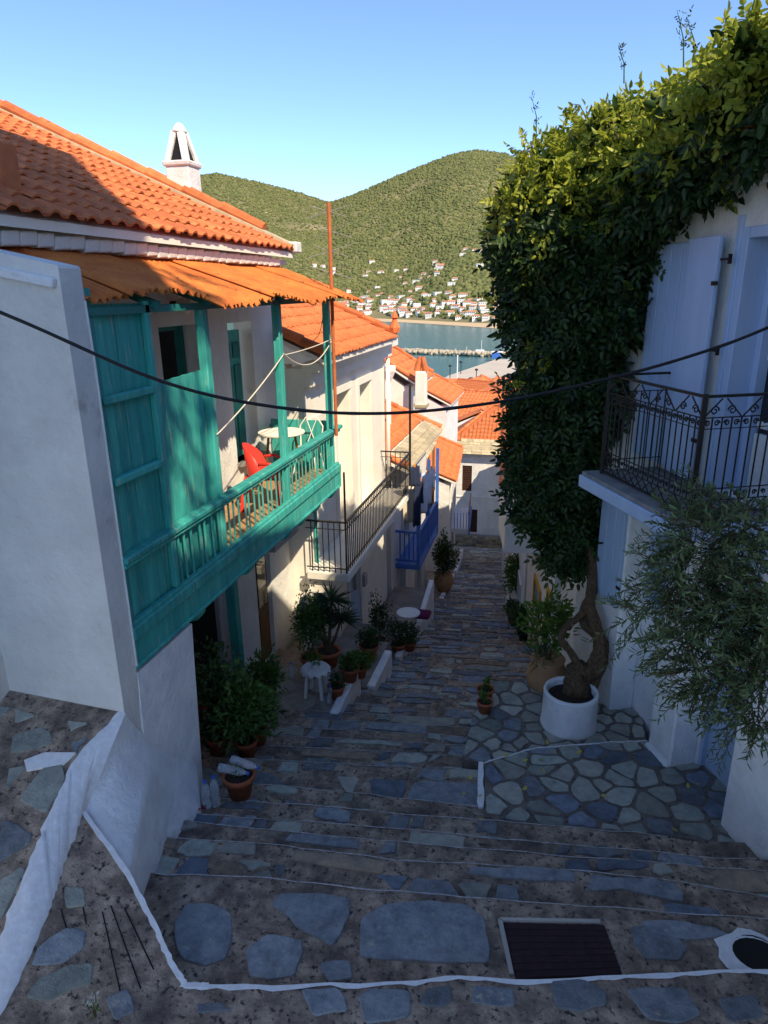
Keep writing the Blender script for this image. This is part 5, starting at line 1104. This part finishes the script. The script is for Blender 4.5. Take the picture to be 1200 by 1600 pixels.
MB().lathe([(RP*1.04, 0), (RP*1.03, .03), (RP*.99, .08), (RP*.97, .42), (RP*.985, .455), (RP*.96, .48), (RP*.86, .48), (RP*.84, .44), (RP*.84, .36)], plc, 40).build('wall', 'limewash', PLT, True)
MB().lathe([(.01, .4), (RP*.6, .4), (RP*.845, .385)], plc, 24).build('soil', 'soil', PLT)
VN = thing('climbing_vine', plc+Vector((0, 0, .4)), 'huge leafy climbing vine with twisted trunk covering the shuttered house', 'vine')
def gnarl(pts, rad, parent, name='trunk', n=16, wob=.17, m='bark'):
    P = [Vector(p) for p in pts]; out = []; R = []
    for i in range(len(P)-1):
        for k in range(7):
            f = k/7; p0 = P[max(0, i-1)]; p1 = P[i]; p2 = P[i+1]; p3 = P[min(len(P)-1, i+2)]
            out.append(.5*((2*p1)+(p2-p0)*f+(2*p0-5*p1+4*p2-p3)*f*f+(3*p1-p0-3*p2+p3)*f**3)); R.append((rad[i]*(1-f)+rad[i+1]*f)*random.uniform(.94, 1.06))
    out.append(P[-1]); R.append(rad[-1]); mb = MB(); mb.tube(out, R, n)
    for i in range(len(out)):
        for j in range(n):
            q = mb.v[i*n+j]; c = out[i]; a = 2*math.pi*j/n; f = 1+wob*math.sin(3*a+i*.55)+wob*.6*math.sin(5*a-i*.4)+random.uniform(-.03, .03); mb.v[i*n+j] = c+(q-c)*f
    return mb.build(name, m, parent, True)
def vd(px, py, d): return PD(px, py, d)
tb0 = plc+Vector((.07, .1, .36)); db = float(-(RC.T@np.array(tb0))[2])
gnarl([tb0, tb0+Vector((0, 0, .12)), vd(900, 1052, db), vd(925, 1045, db), vd(938, 1010, db), vd(930, 975, db+.05), vd(922, 935, db+.15), vd(925, 880, db+.3), vd(905, 800, db+.5), vd(880, 700, db+.6)], [.15, .15, .14, .11, .075, .065, .06, .055, .05, .035], VN)
gnarl([tb0+Vector((.12, .06, 0)), vd(935, 1045, db+.12), vd(940, 1000, db+.16), vd(912, 975, db+.2), vd(915, 945, db+.25), vd(928, 920, db+.3), vd(935, 860, db+.4)], [.09, .085, .065, .05, .045, .045, .04], VN, 'second_stem')
gnarl([vd(908, 1045, db-.05), vd(892, 1020, db-.05), vd(878, 1000, db), vd(880, 985, db+.05), vd(900, 968, db+.1), vd(918, 945, db+.15), vd(925, 915, db+.2)], [.05, .045, .04, .04, .045, .05, .05], VN, 'looping_stem', 8)
for i in range(18):
    a = random.choice(vb); b = random.choice(vb); pa = Vector(a[:3]); pb = Vector(b[:3])
    if (pa-pb).length < 1.6: mb = MB(); mb.tube([pa, pa.lerp(pb, .5)+Vector((0, 0, -.12)), pb], [.022, .018, .012], 5); mb.build('branch', 'bark', VN)
P, Nr = blob_points(vb, 14500, (.7, 1.1)); young_lit = (P[:, 2]+Nr[:, 2]*.7-Nr[:, 0]*.15+rng.normal(0, .35, len(P))) > .85; compound_leaves(P[~young_lit], Nr[~young_lit], 'vine_leaf', VN, .22, 3, .05, .095); compound_leaves(P[young_lit], Nr[young_lit], 'vine_leaf_young_lit', VN, .2, 3, .044, .085, 'young_lit_foliage', .2)  # upper, upward leaves take the bright copy: sunlight put into the colour
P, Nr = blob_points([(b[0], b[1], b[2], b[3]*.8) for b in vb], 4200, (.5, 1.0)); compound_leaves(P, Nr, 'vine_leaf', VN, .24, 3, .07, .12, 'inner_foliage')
# loose sprays standing out of the outline
sp = []
for i in range(60):
    b = random.choice(vb[4:]); c = Vector(b[:3]); d = Vector((random.uniform(-1, .3), random.uniform(-.6, .8), random.uniform(-.2, 1))).normalized(); L = b[3]*random.uniform(1.1, 1.5)
    if c.z+d.z*L > 2.5: continue
    q = [c+d*L*.8, c+d*L*1.0+Vector((0, 0, .05)), c+d*L*1.15+Vector((-.03, 0, .03-.1*random.random()))]; mb = MB(); mb.tube(q, [.007, .005, .003], 4); mb.build('spray_stem', 'bark', VN)
    for f in np.linspace(0, 1, 5): sp.append((*(q[0].lerp(q[2], float(f))), *d))
sp = np.array(sp); compound_leaves(sp[:, :3], sp[:, 3:], 'vine_leaf_young_lit', VN, .16, 3, .036, .07, 'spray_foliage', .2)
for px, py0, py1, d in ((915, 300, 205, 7.6), (838, 215, 150, 8.2), (1068, 110, 15, 6.4), (1085, 100, 30, 6.2), (975, 130, 70, 7)):
    a = vd(px, py0, d); b = vd(px-random.uniform(-8, 14), py1, d); mb = MB(); mb.tube([a, a.lerp(b, .5)+Vector((.03, 0, 0)), b], [.008, .006, .002], 4); mb.build('shoot', 'pot_leaf', VN); k = 9
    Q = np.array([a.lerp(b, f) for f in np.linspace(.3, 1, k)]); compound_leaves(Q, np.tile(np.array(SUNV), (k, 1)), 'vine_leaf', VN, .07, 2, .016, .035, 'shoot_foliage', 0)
# unseen wing added to shade the steps, unseen creeper added for dappled shadows
m = MB(); R1b = thing('uphill_shade_wing', (6, 0, -3), 'unseen white wing up the hill added to shade the steps', 'house'); m.prism([(3.75, 1.75), (3.2, -.6), (3.02, -1.2), (9, -4.0), (10.5, 3.4), (6.2, 2.9)], -3.5, 6.5); m.build('wall', 'plaster', R1b); m = MB(); m.prism([(3.6, 1.9), (3.1, -.6), (2.9, -1.2), (9, -4.2), (10.7, 3.6), (6.1, 3.1)], 6.5, 6.75); m.build('roof', 'tile', R1b)
cr = [(3.25, -.45, z, random.uniform(.2, .45)) for z in np.arange(7.2, 10.4, .6)]; CRP = thing('dapple_creeper', (3.3, -.5, 6.7), 'unseen leafy creeper added on the tall uphill house for leaf shadows', 'creeper'); P, Nr = blob_points(cr, 70); compound_leaves(P, Nr, 'vine_leaf', CRP, .3, 3, .08, .13)
mb = MB(); mb.tube([(3.4, -.6, 6.7), (3.3, -.5, 8.5), (3.28, -.5, 10.5)], [.05, .04, .02], 6); mb.build('stem', 'bark', CRP)
# ================================================================ olive branches at the right
OB = [(1090, 855, 4, 70), (1160, 830, 4, 66), (1045, 905, 4, 55), (1005, 960, 4, 40), (1120, 960, 4, 72), (1185, 930, 3.9, 75), (1105, 1050, 4, 52), (1170, 1050, 3.9, 66), (1185, 1130, 3.85, 36), (1060, 1000, 4, 40), (1100, 785, 4.1, 34), (1150, 1110, 3.9, 36), (1225, 1000, 3.9, 90), (1335, 900, 4.1, 95), (1290, 830, 4.1, 75), (1400, 960, 4.1, 90)]
ob = [(*PD(x, y, d), r*d/FPX) for x, y, d, r in OB]; tb = PD(1390, 1330, 4.1); tb.z = -5.2
OL = thing('olive_tree', tb, 'grey green olive tree reaching in from the right edge', 'tree')
ot = PD(1330, 960, 4.1); gnarl([tb, tb.lerp(ot, .5)+Vector((.08, 0, 0)), ot], [.12, .1, .08], OL)
tw = []; LP, LD, LS, LLn, LW = [], [], [], [], []
for b in ob:
    c = Vector(b[:3]); mb = MB(); mb.tube([ot, ot.lerp(c, .55)+Vector((0, 0, .1)), c], [.014, .009, .004], 5); mb.build('limb', 'bark', OL)
stems = MB()
for i in range(1150):
    b = ob[rng.choice(len(ob), p=np.array([q[3]**2 for q in ob])/sum(q[3]**2 for q in ob))]; d = Vector(rdir(1)[0]); c = Vector(b[:3])+d*b[3]*random.uniform(.1, .85); dr = (d+Vector((-.5, -.1, -.25))+Vector(rdir(1)[0])*.5).normalized(); L = random.uniform(.12, .26)
    pts = [c+dr*L*f-Vector((0, 0, .05*f*f)) for f in (0, .5, 1)]; stems.tube(pts, [.0035, .0028, .0015], 3, False)
    for k in range(15):
        f = (k+1)/15; p = c+dr*L*f-Vector((0, 0, .05*f*f)); s = Vector(rdir(1)[0]); s = (s-dr*s.dot(dr)).normalized(); LP.append(p); LD.append((dr*.75+s*.7).normalized()); LS.append(dr.cross(s)); LLn.append(random.uniform(.04, .065)); LW.append(random.uniform(.011, .016))
props(stems.build('twigs', 'bark', OL, fix=False), kind='stuff'); leaf_obj('foliage', np.array(LP), np.array(LD), np.array(LS), np.array(LLn), np.array(LW), 'olive_leaf', OL, .1)
# ================================================================ pots and plants
def pot_mesh(t, c, r, h, m='terracotta'):
    c = Vector(c); MB().lathe([(r*.68, 0), (r*.92, h*.78), (r*1.06, h*.79), (r*1.08, h), (r*.96, h), (r*.92, h*.86)], c, 20).build('pot', m, t, True); MB().lathe([(.005, h*.88), (r*.93, h*.87)], c, 14).build('soil', 'soil', t)
def bush(t, c, rx, rz, n, m, ll=.06, lw=.03, name='foliage', up=.3, fill=.25):
    c = np.array(c); d = rdir(n); P = c+d*rng.uniform(fill, 1, (n, 1))*np.array([rx, rx, rz])*(1+.22*np.sin(d[:, :1]*5+c[0]*3)+.15*np.cos(d[:, 1:2]*7+c[1])); D = unit(d+rng.normal(size=(n, 3))*.6+np.array([0, 0, up])); leaf_obj(name, P, D, rdir(n), ll*rng.uniform(.7, 1.3, n), lw*rng.uniform(.8, 1.2, n), m, t)
def stemsto(t, c, top, k, spread, r=.006):
    for i in range(k):
        a = random.random()*6.3; p = Vector(top)+Vector((math.cos(a)*spread, math.sin(a)*spread, random.uniform(-.1, .1))); mb = MB(); mb.tube([c, Vector(c).lerp(p, .5)+Vector((random.uniform(-.02, .02), random.uniform(-.02, .02), 0)), p], [r*1.4, r, r*.5], 5); mb.build('stem', 'bark', t)
def potted(name, label, c, r, h, ph, prx, n, leaf='pot_leaf', ll=.06, lw=.03, m='terracotta', prz=None, cat='potted plant'):
    t = thing(name, c, label, cat); c = Vector(c); pot_mesh(t, c, r, h, m); top = c+Vector((0, 0, h+ph*.5)); stemsto(t, c+Vector((0, 0, h*.85)), top, 5, prx*.5); bush(t, top, prx, prz or ph*.55, n, leaf, ll, lw); return t
def gz(px, py, z): p = PZ(px, py, z); return Vector((p.x, p.y, z))
za = -5.28
potted('leafy_potted_shrub', 'tall leafy green shrub in a terracotta pot beside the dark porch', gz(386, 1182, -5.3), .13, .24, .85, .36, 1500, 'pot_leaf', .08, .04)
potted('leafy_potted_shrub', 'smaller pot plant tucked behind the leafy porch shrub', gz(405, 1162, -5.4), .11, .2, .5, .24, 600, 'pot_leaf_dark', .09, .035)
potted('leafy_potted_shrub', 'bushy plant with glossy leaves right of the porch shrub', gz(415, 1118, -5.75), .15, .25, .7, .3, 900, 'pot_leaf', .08, .04)
p_ = potted('flowering_shrub', 'dark shrub with red flowers against the dark porch', gz(345, 1200, -5.25)+Vector((-.15, .25, 0)), .14, .25, 1.1, .42, 1500, 'pot_leaf_dark', .07, .035); c = p_.location+Vector((-.05, -.25, .75)); bush(p_, c, .14, .1, 120, 'flower', .03, .025, 'flower_heads')
potted('leafy_potted_shrub', 'low dark foliage at the foot of the porch wall', gz(325, 1190, -5.2)+Vector((-.1, .3, 0)), .12, .2, .5, .3, 700, 'pot_leaf_dark', .07, .035)
# pot with two bottles laid on it
c = gz(376, 1243, -4.93); T = thing('terracotta_pot', c, 'terracotta pot with two plastic bottles lying across its top', 'pot'); pot_mesh(T, c, .155, .27); mb = MB(); mb.tube([c+Vector((0, 0, .23)), c+Vector((.01, 0, .36))], .006, 5); mb.build('stem', 'pot_leaf', T); bush(T, c+Vector((0, 0, .33)), .05, .05, 14, 'pot_leaf', .05, .02)
BOT = None
def bottle(c, d, label, h=.32, r=.043):
    c = Vector(c); d = Vector(d).normalized(); t = thing('water_bottle', (0, 0, 0), label, 'bottle')
    pr = [(.0, 0), (r*.9, .0), (r, .02), (r, h*.3), (r*.92, h*.34), (r, h*.38), (r, h*.66), (r*.8, h*.78), (r*.34, h*.9), (r*.34, h*.95)]; MB().lathe(pr, (0, 0, 0), 14).build('body', 'clear_plastic', t, True); MB().lathe([(r*.42, h*.93), (r*.42, h), (r*.38, h*1.005)], (0, 0, 0), 12).build('cap', 'bottle_blue', t)
    t.location = c; t.rotation_mode = 'QUATERNION'; t.rotation_quaternion = Vector((0, 0, 1)).rotation_difference(d); return t
bottle(gz(324, 1262, -4.86), (0, 0, 1), 'left one of two upright water bottles at the wall corner'); bottle(gz(338, 1258, -4.87), (0, 0, 1), 'right one of two upright water bottles at the wall corner', .35)
bottle(c+Vector((-.2, -.03, .335)), (.95, .1, -.14), 'nearer plastic bottle lying across the terracotta pot'); bottle(c+Vector((-.12, .1, .35)), (.95, -.1, -.1), 'farther plastic bottle lying across the terracotta pot')
# stool
c = gz(495, 1085, -5.97); T = thing('stool', c, 'white stool with a lace doily and small plant on it', 'stool')
for a in range(4):
    q = math.pi/4+a*math.pi/2; mb = MB(); mb.bar(c+Vector((math.cos(q)*.19, math.sin(q)*.19, 0)), c+Vector((math.cos(q)*.14, math.sin(q)*.14, .44)), .04, .05); mb.build('leg', 'white_plastic', T)
MB().lathe([(.19, .43), (.2, .45), (.2, .47), (.0, .475)], c, 20).build('seat', 'white_plastic', T)
T = thing('lace_doily', c+Vector((0, 0, .476)), 'scalloped lace doily draped over the white stool', 'doily'); mb = MB(); V = [c+Vector((0, 0, .482))]; n = 48
for k, (r, z) in enumerate(((.2, .482), (.235, .44))):
    for i in range(n): a = 2*math.pi*i/n; s = 1+(.06*math.cos(a*12) if k else 0); V.append(c+Vector((math.cos(a)*r*s, math.sin(a)*r*s, z-(.02*math.cos(a*12) if k else 0))))
mb.add(V, [(0, 1+i, 1+(i+1) % n) for i in range(n)]+[(1+i, 1+n+i, 1+n+(i+1) % n, 1+(i+1) % n) for i in range(n)]); mb.build('cloth', 'lace', T)
T = thing('small_succulent', c+Vector((0, 0, .484)), 'small succulent in a white dish on the lace doily', 'plant'); MB().lathe([(.05, .484), (.07, .55), (.06, .55)], c, 12).build('dish', 'white_plastic', T); bush(T, c+Vector((0, 0, .6)), .09, .06, 60, 'pot_leaf_bright', .07, .02)
potted('terracotta_potted_plant', 'terracotta pot with a leafy plant on the white kerb wall', gz(537, 1062, -5.86)+Vector((.1, 0, 0)), .15, .24, .22, .17, 260, 'pot_leaf', .06, .04)
potted('terracotta_potted_plant', 'low terracotta pot with herbs beside the stool', gz(521, 1088, -5.93)+Vector((.05, 0, 0)), .13, .2, .2, .12, 160, 'pot_leaf_dark', .06, .025)
t = potted('trailing_potted_plant', 'round bright green plant spilling over the kerb wall', gz(556, 1062, -6.0)+Vector((.05, .1, 0)), .12, .2, .24, .2, 900, 'pot_leaf_bright', .045, .03)
bottle(gz(521, 1096, -5.97)+Vector((-.06, -.05, 0)), (.12, 0, 1), 'leaning water bottle beside the white stool'); bottle(gz(456, 1062, -6.0), (0, 0, 1), 'water bottle standing against the white pier by the brown door')
# yucca
c = gz(514, 1040, -5.98); T = thing('yucca', c, 'two headed spiky yucca in a large terracotta pot', 'yucca'); pot_mesh(T, c, .2, .3)
heads = [c+Vector((-.1, .0, .95)), c+Vector((.22, .05, .85)), c+Vector((.05, .1, 1.15)), c+Vector((-.25, .1, .8))]; P, D, S, L, W = [], [], [], [], []
for h in heads:
    mb = MB(); mb.tube([c+Vector((0, 0, .26)), c.lerp(h, .6)+Vector((0, 0, .05)), h], [.03, .025, .02], 6); mb.build('stem', 'bark', T)
    for i in range(90):
        d = Vector(rdir(1)[0]); d.z = abs(d.z)*.9-.25; d.normalize(); P.append(h); D.append(d); S.append(Vector((0, 0, 1)).cross(d)+Vector((1e-3, 0, 0))); L.append(random.uniform(.25, .42)); W.append(.022)
leaf_obj('leaves', np.array(P), np.array(D), np.array(S), np.array(L), np.array(W), 'yucca_leaf', T, .15)
c = gz(468, 1062, -6.0)+Vector((.1, .3, 0)); potted('tall_leafy_plant', 'tall yellowish bush between the pier and the yucca', c, .17, .28, 1.2, .3, 1900, 'pot_leaf', .055, .025, prz=.62)
potted('terracotta_potted_plant', 'round potted shrub alone on the second landing', gz(577, 1028, -6.32), .17, .27, .3, .24, 600, 'pot_leaf_dark', .05, .03)
potted('dark_potted_shrub', 'tall thin dark shrub by the lower doorway', gz(604, 1022, -7.1)+Vector((-.2, .2, 0)), .14, .22, .95, .24, 700, 'pot_leaf_dark', .07, .03, prz=.5); potted('dark_potted_shrub', 'bushy dark shrub in the middle of the lower landing', gz(622, 1020, -7.1), .15, .22, .5, .26, 600, 'pot_leaf_dark', .06, .03)
potted('dark_potted_shrub', 'low dark pot plant at the street end of the lower landing', gz(640, 1016, -7.1), .13, .2, .4, .22, 420, 'pot_leaf_dark', .06, .03, 'terracotta')
T = thing('round_cafe_table', gz(638, 985, -7.75), 'small white round table near the purple cushion', 'table'); c = T.location.copy(); MB().lathe([(.02, .45), (.28, .45), (.28, .48), (.0, .485)], c, 20).build('top', 'white_plastic', T); MB().lathe([(.16, 0), (.03, .04), (.025, .45)], c, 10).build('pedestal', 'white_plastic', T)
c = gz(657, 962, -7.7); T = MB(); T.box(c.x-.25, c.x+.25, c.y-.22, c.y+.22, c.z+.0, c.z+.09); props(T.build('cushion', 'purple', None, True, .04), 'dark purple cushion on the white ledge', 'cushion')
c = Vector((-3.45, 22.6, G(22.6)-.0)); T = thing('tall_pot_shrub', c, 'large shrub in a brown jar outside the timber balcony house', 'potted plant'); MB().lathe([(.22, 0), (.36, .35), (.33, .6), (.28, .68), (.3, .72), (.24, .7)], c, 18).build('jar', 'pithos', T, True); bush(T, c+Vector((0, 0, 1.35)), .45, .8, 1300, 'pot_leaf_dark', .11, .06); stemsto(T, c+Vector((0, 0, .6)), c+Vector((0, 0, 1.3)), 4, .2, .012)
# right side
c = gz(850, 1083, ZT-.2)+Vector((.02, .12, 0)); T = thing('earthen_jar', c, 'big sandy earthenware jar with an orange tree behind the planter', 'potted plant'); MB().lathe([(.2, 0), (.27, .12), (.26, .3), (.21, .42), (.235, .47), (.2, .47)], c, 24).build('jar', 'pithos', T, True); bush(T, c+Vector((0, 0, 1.0)), .34, .42, 620, 'pot_leaf_bright', .1, .045, fill=.4); stemsto(T, c+Vector((0, 0, .4)), c+Vector((0, 0, 1.0)), 4, .18, .01); bush(T, c+Vector((-.12, -.1, .55)), .12, .12, 60, 'yucca_leaf', .2, .012, 'grass_tuft', .8)
potted('seedling_pot', 'small brown pot with a seedling at the terrace edge, nearer one', gz(757, 1113, ZT-.13), .1, .17, .12, .05, 24, 'pot_leaf_bright', .06, .04, 'terracotta'); potted('seedling_pot', 'small brown pot with a seedling at the terrace edge, farther one', gz(758, 1093, ZT-.13), .11, .17, .14, .05, 24, 'pot_leaf_bright', .06, .04, 'terracotta')
def rs(name, label, y, off, r, h, ph, prx, n, leaf, m): return potted(name, label, (RX(y)-off, y, G(y)), r, h, ph, prx, n, leaf, .08, .045, m)
rs('row_pot_plant', 'dark pot plant nearest the orange tree on the right', 15.2, .1, .17, .28, .6, .35, 700, 'pot_leaf_dark', 'dark'); rs('row_pot_plant', 'bright red pot with dark leaves on the right side of the lane', 17.3, .25, .17, .35, .35, .25, 350, 'pot_leaf_dark', 'red')
rs('row_pot_plant', 'low dark shrub between red pot and yellow doors', 16.1, .05, .2, .3, .55, .38, 700, 'pot_leaf_dark', 'dark')
c = Vector((RX(18.5)-.1, 18.5, G(18.5))); T = thing('box_planter', c, 'tall white box planter with a leafy green shrub', 'planter'); MB().box(c.x-.28, c.x+.28, c.y-.5, c.y+.5, c.z-.3, c.z+.75).build('box', 'plaster', T, bevel=.02); bush(T, c+Vector((0, 0, 1.4)), .42, .75, 1500, 'pot_leaf', .1, .05); stemsto(T, c+Vector((0, 0, .7)), c+Vector((0, 0, 1.3)), 4, .2, .012)
# ================================================================ balcony furniture
c = Vector((-3.76, 8.3, -2.795)); T = thing('red_chair', c, 'red plastic armchair on the teal balcony', 'chair')
q = lambda x, y, z: c+Vector((x, y, z))
mb = MB(); mb.hexa([q(-.22, -.22, .40), q(.22, -.22, .41), q(.22, .22, .41), q(-.22, .22, .40), q(-.23, -.23, .43), q(.23, -.23, .44), q(.23, .23, .44), q(-.23, .23, .43)]); mb.build('seat', 'red_plastic', T, bevel=.012)
for sx, sy in ((-1, -1), (1, -1), (1, 1), (-1, 1)):
    mb = MB(); mb.bar(q(sx*.26, sy*.26, 0), q(sx*.2, sy*.21, .41), .035, .05); mb.build('leg', 'red_plastic', T)
mb = MB(); V = []; n = 12
for j in range(2):
    for k in range(2):
        for i in range(n+1): a = math.pi*(.5+i/n)-math.pi/2*0; x = -math.sin(a-math.pi/2+math.pi/2)*0; aa = -math.pi/2+math.pi*i/n; rr = .24+.012*k; h = .44+(.40*(math.cos(aa)**.5 if math.cos(aa) > 0 else 0)+.04)*j; V.append(q(rr*math.sin(aa), .05-rr*math.cos(aa)*.95-.05*j*math.cos(aa), h))
m1 = n+1; mb.add(V, [(i, i+1, 2*m1+i+1, 2*m1+i) for i in range(n)]+[(m1+i, 3*m1+i, 3*m1+i+1, m1+i+1) for i in range(n)]+[(2*m1+i, 2*m1+i+1, 3*m1+i+1, 3*m1+i) for i in range(n)]); mb.build('backrest', 'red_plastic', T, True)
for s in (-1, 1): mb = MB(); mb.tube([q(s*.245, .0, .64), q(s*.26, .15, .65), q(s*.25, .24, .6), q(s*.22, .23, .42)], .02, 6); mb.build('armrest', 'red_plastic', T, True)
c2 = Vector((-4.05, 9.75, -2.795)); T = thing('balcony_table', c2, 'round cream topped table at the far end of the teal balcony', 'table'); MB().lathe([(.02, .7), (.34, .7), (.36, .715), (.36, .735), (.0, .74)], c2, 24).build('top', 'cream', T)
for a in range(4): w = a*math.pi/2+.5; mb = MB(); mb.bar(c2+Vector((math.cos(w)*.28, math.sin(w)*.28, 0)), c2+Vector((math.cos(w)*.2, math.sin(w)*.2, .7)), .03); mb.build('leg', 'wood', T)
c3 = Vector((-3.72, 10.0, -2.795)); T = thing('cream_iron_chair', c3, 'cream wire chair beside the table on the teal balcony', 'chair'); q = lambda x, y, z: c3+Vector((x, y, z)); MB().lathe([(.01, .43), (.19, .43), (.2, .445), (.0, .45)], c3, 16).build('seat', 'cream', T)
for sx, sy in ((-1, -1), (1, -1), (1, 1), (-1, 1)): mb = MB(); mb.tube([q(sx*.2, sy*.2, 0), q(sx*.13, sy*.13, .44)], .011, 5); mb.build('leg', 'cream', T)
mb = MB(); mb.tube([q(-.17, .14, .44), q(-.19, .2, .75), q(-.1, .22, .88), q(.1, .22, .88), q(.19, .2, .75), q(.17, .14, .44)], .011, 5); mb.build('back_frame', 'cream', T); mb = MB(); mb.tube([q(-.08, .16, .45), q(.08, .21, .85)], .007, 5); mb.tube([q(.08, .16, .45), q(-.08, .21, .85)], .007, 5); mb.build('back_cross', 'cream', T)
T = bpy.data.objects['red_chair']; T.rotation_euler.z = math.radians(-75)
# ================================================================ overhead cable
cab = [PD(-260, 395, 3.0), PD(0, 488, 3.15), PD(250, 595, 3.35), PD(430, 636, 3.5), PD(600, 646, 3.6), PD(780, 628, 3.7), PD(950, 592, 3.75), PD(1080, 556, 3.75), PD(1200, 512, 3.7), PD(1500, 380, 3.5)]
o = gnarl(cab, [.009]*len(cab), None, 'overhead_cable', 7, 0, 'rubber'); props(o, 'thick black cable sagging across the lane from house to house', 'cable')
w0_ = PX(505, 492, -3.35); rope([w0_, PX(497, 525, -4.0), PX(470, 548, -4.4)], [.05, .02], .006, 'thin_wire', 'thin dark wire dropping from the far teal post to the next roof', 'iron')
# ================================================================ fallen leaves, petals, weeds
def litter(name, px, py, z, s, m, label, group, cat):
    c = gz(px, py, z+.016); a = random.random()*6.3; u = Vector((math.cos(a), math.sin(a), .1)); v = Vector((-math.sin(a), math.cos(a), .15)); mb = MB(); mb.add([c-u*s, c-u*s*.3+v*s*.5, c+u*s*.5+v*s*.4+Vector((0, 0, .01)), c+u*s+Vector((0, 0, .012)), c+u*s*.4-v*s*.5, c-u*s*.4-v*s*.45], [(0, 1, 2, 3, 4, 5)]); props(mb.build(name, m), label, cat, group)
for px, py in ((865, 1175), (845, 1187), (850, 1205), (820, 1188), (905, 1175), (820, 1232), (943, 1243), (1075, 1228), (1054, 1296), (790, 1180), (855, 1160), (1090, 1225)): litter('fallen_leaf', px, py, ZT, .035, 'yellow_leaf', 'yellow green leaf fallen on the stone terrace', 'leaves fallen on the terrace', 'leaf')
for px, py in ((750, 1243), (735, 1215), (752, 1280), (745, 1145), (725, 1240)): litter('fallen_leaf', px, py, -5.02, .032, 'yellow_leaf', 'yellow leaf fallen on the steps beside the terrace edge', 'leaves fallen on the steps', 'leaf')
for px, py, z in ((133, 1290, -3.9), (207, 1320, -4.4), (186, 1333, -4.4), (250, 1302, -4.6), (226, 1346, -4.5)): litter('fallen_petal', px, py, z+.05, .022, 'petal', 'dark red petal fallen by the white wall skirt', 'petals fallen by the wall', 'petal')
for k in range(7): litter('fallen_petal', 312+random.uniform(-10, 10), 1264+random.uniform(-5, 4), -4.84, .03, 'petal', 'dark red petal in the heap beside the water bottles', 'petals heaped by the bottles', 'petal')
c = gz(150, 1590, -4.25); T = thing('weed', c, 'small pale flowering weed growing in the landing', 'plant'); stemsto(T, c, c+Vector((0, 0, .12)), 6, .05, .002); bush(T, c+Vector((0, 0, .08)), .05, .08, 50, 'pot_leaf', .03, .008); bush(T, c+Vector((0, 0, .15)), .05, .05, 16, 'lace', .018, .016, 'flower_heads')
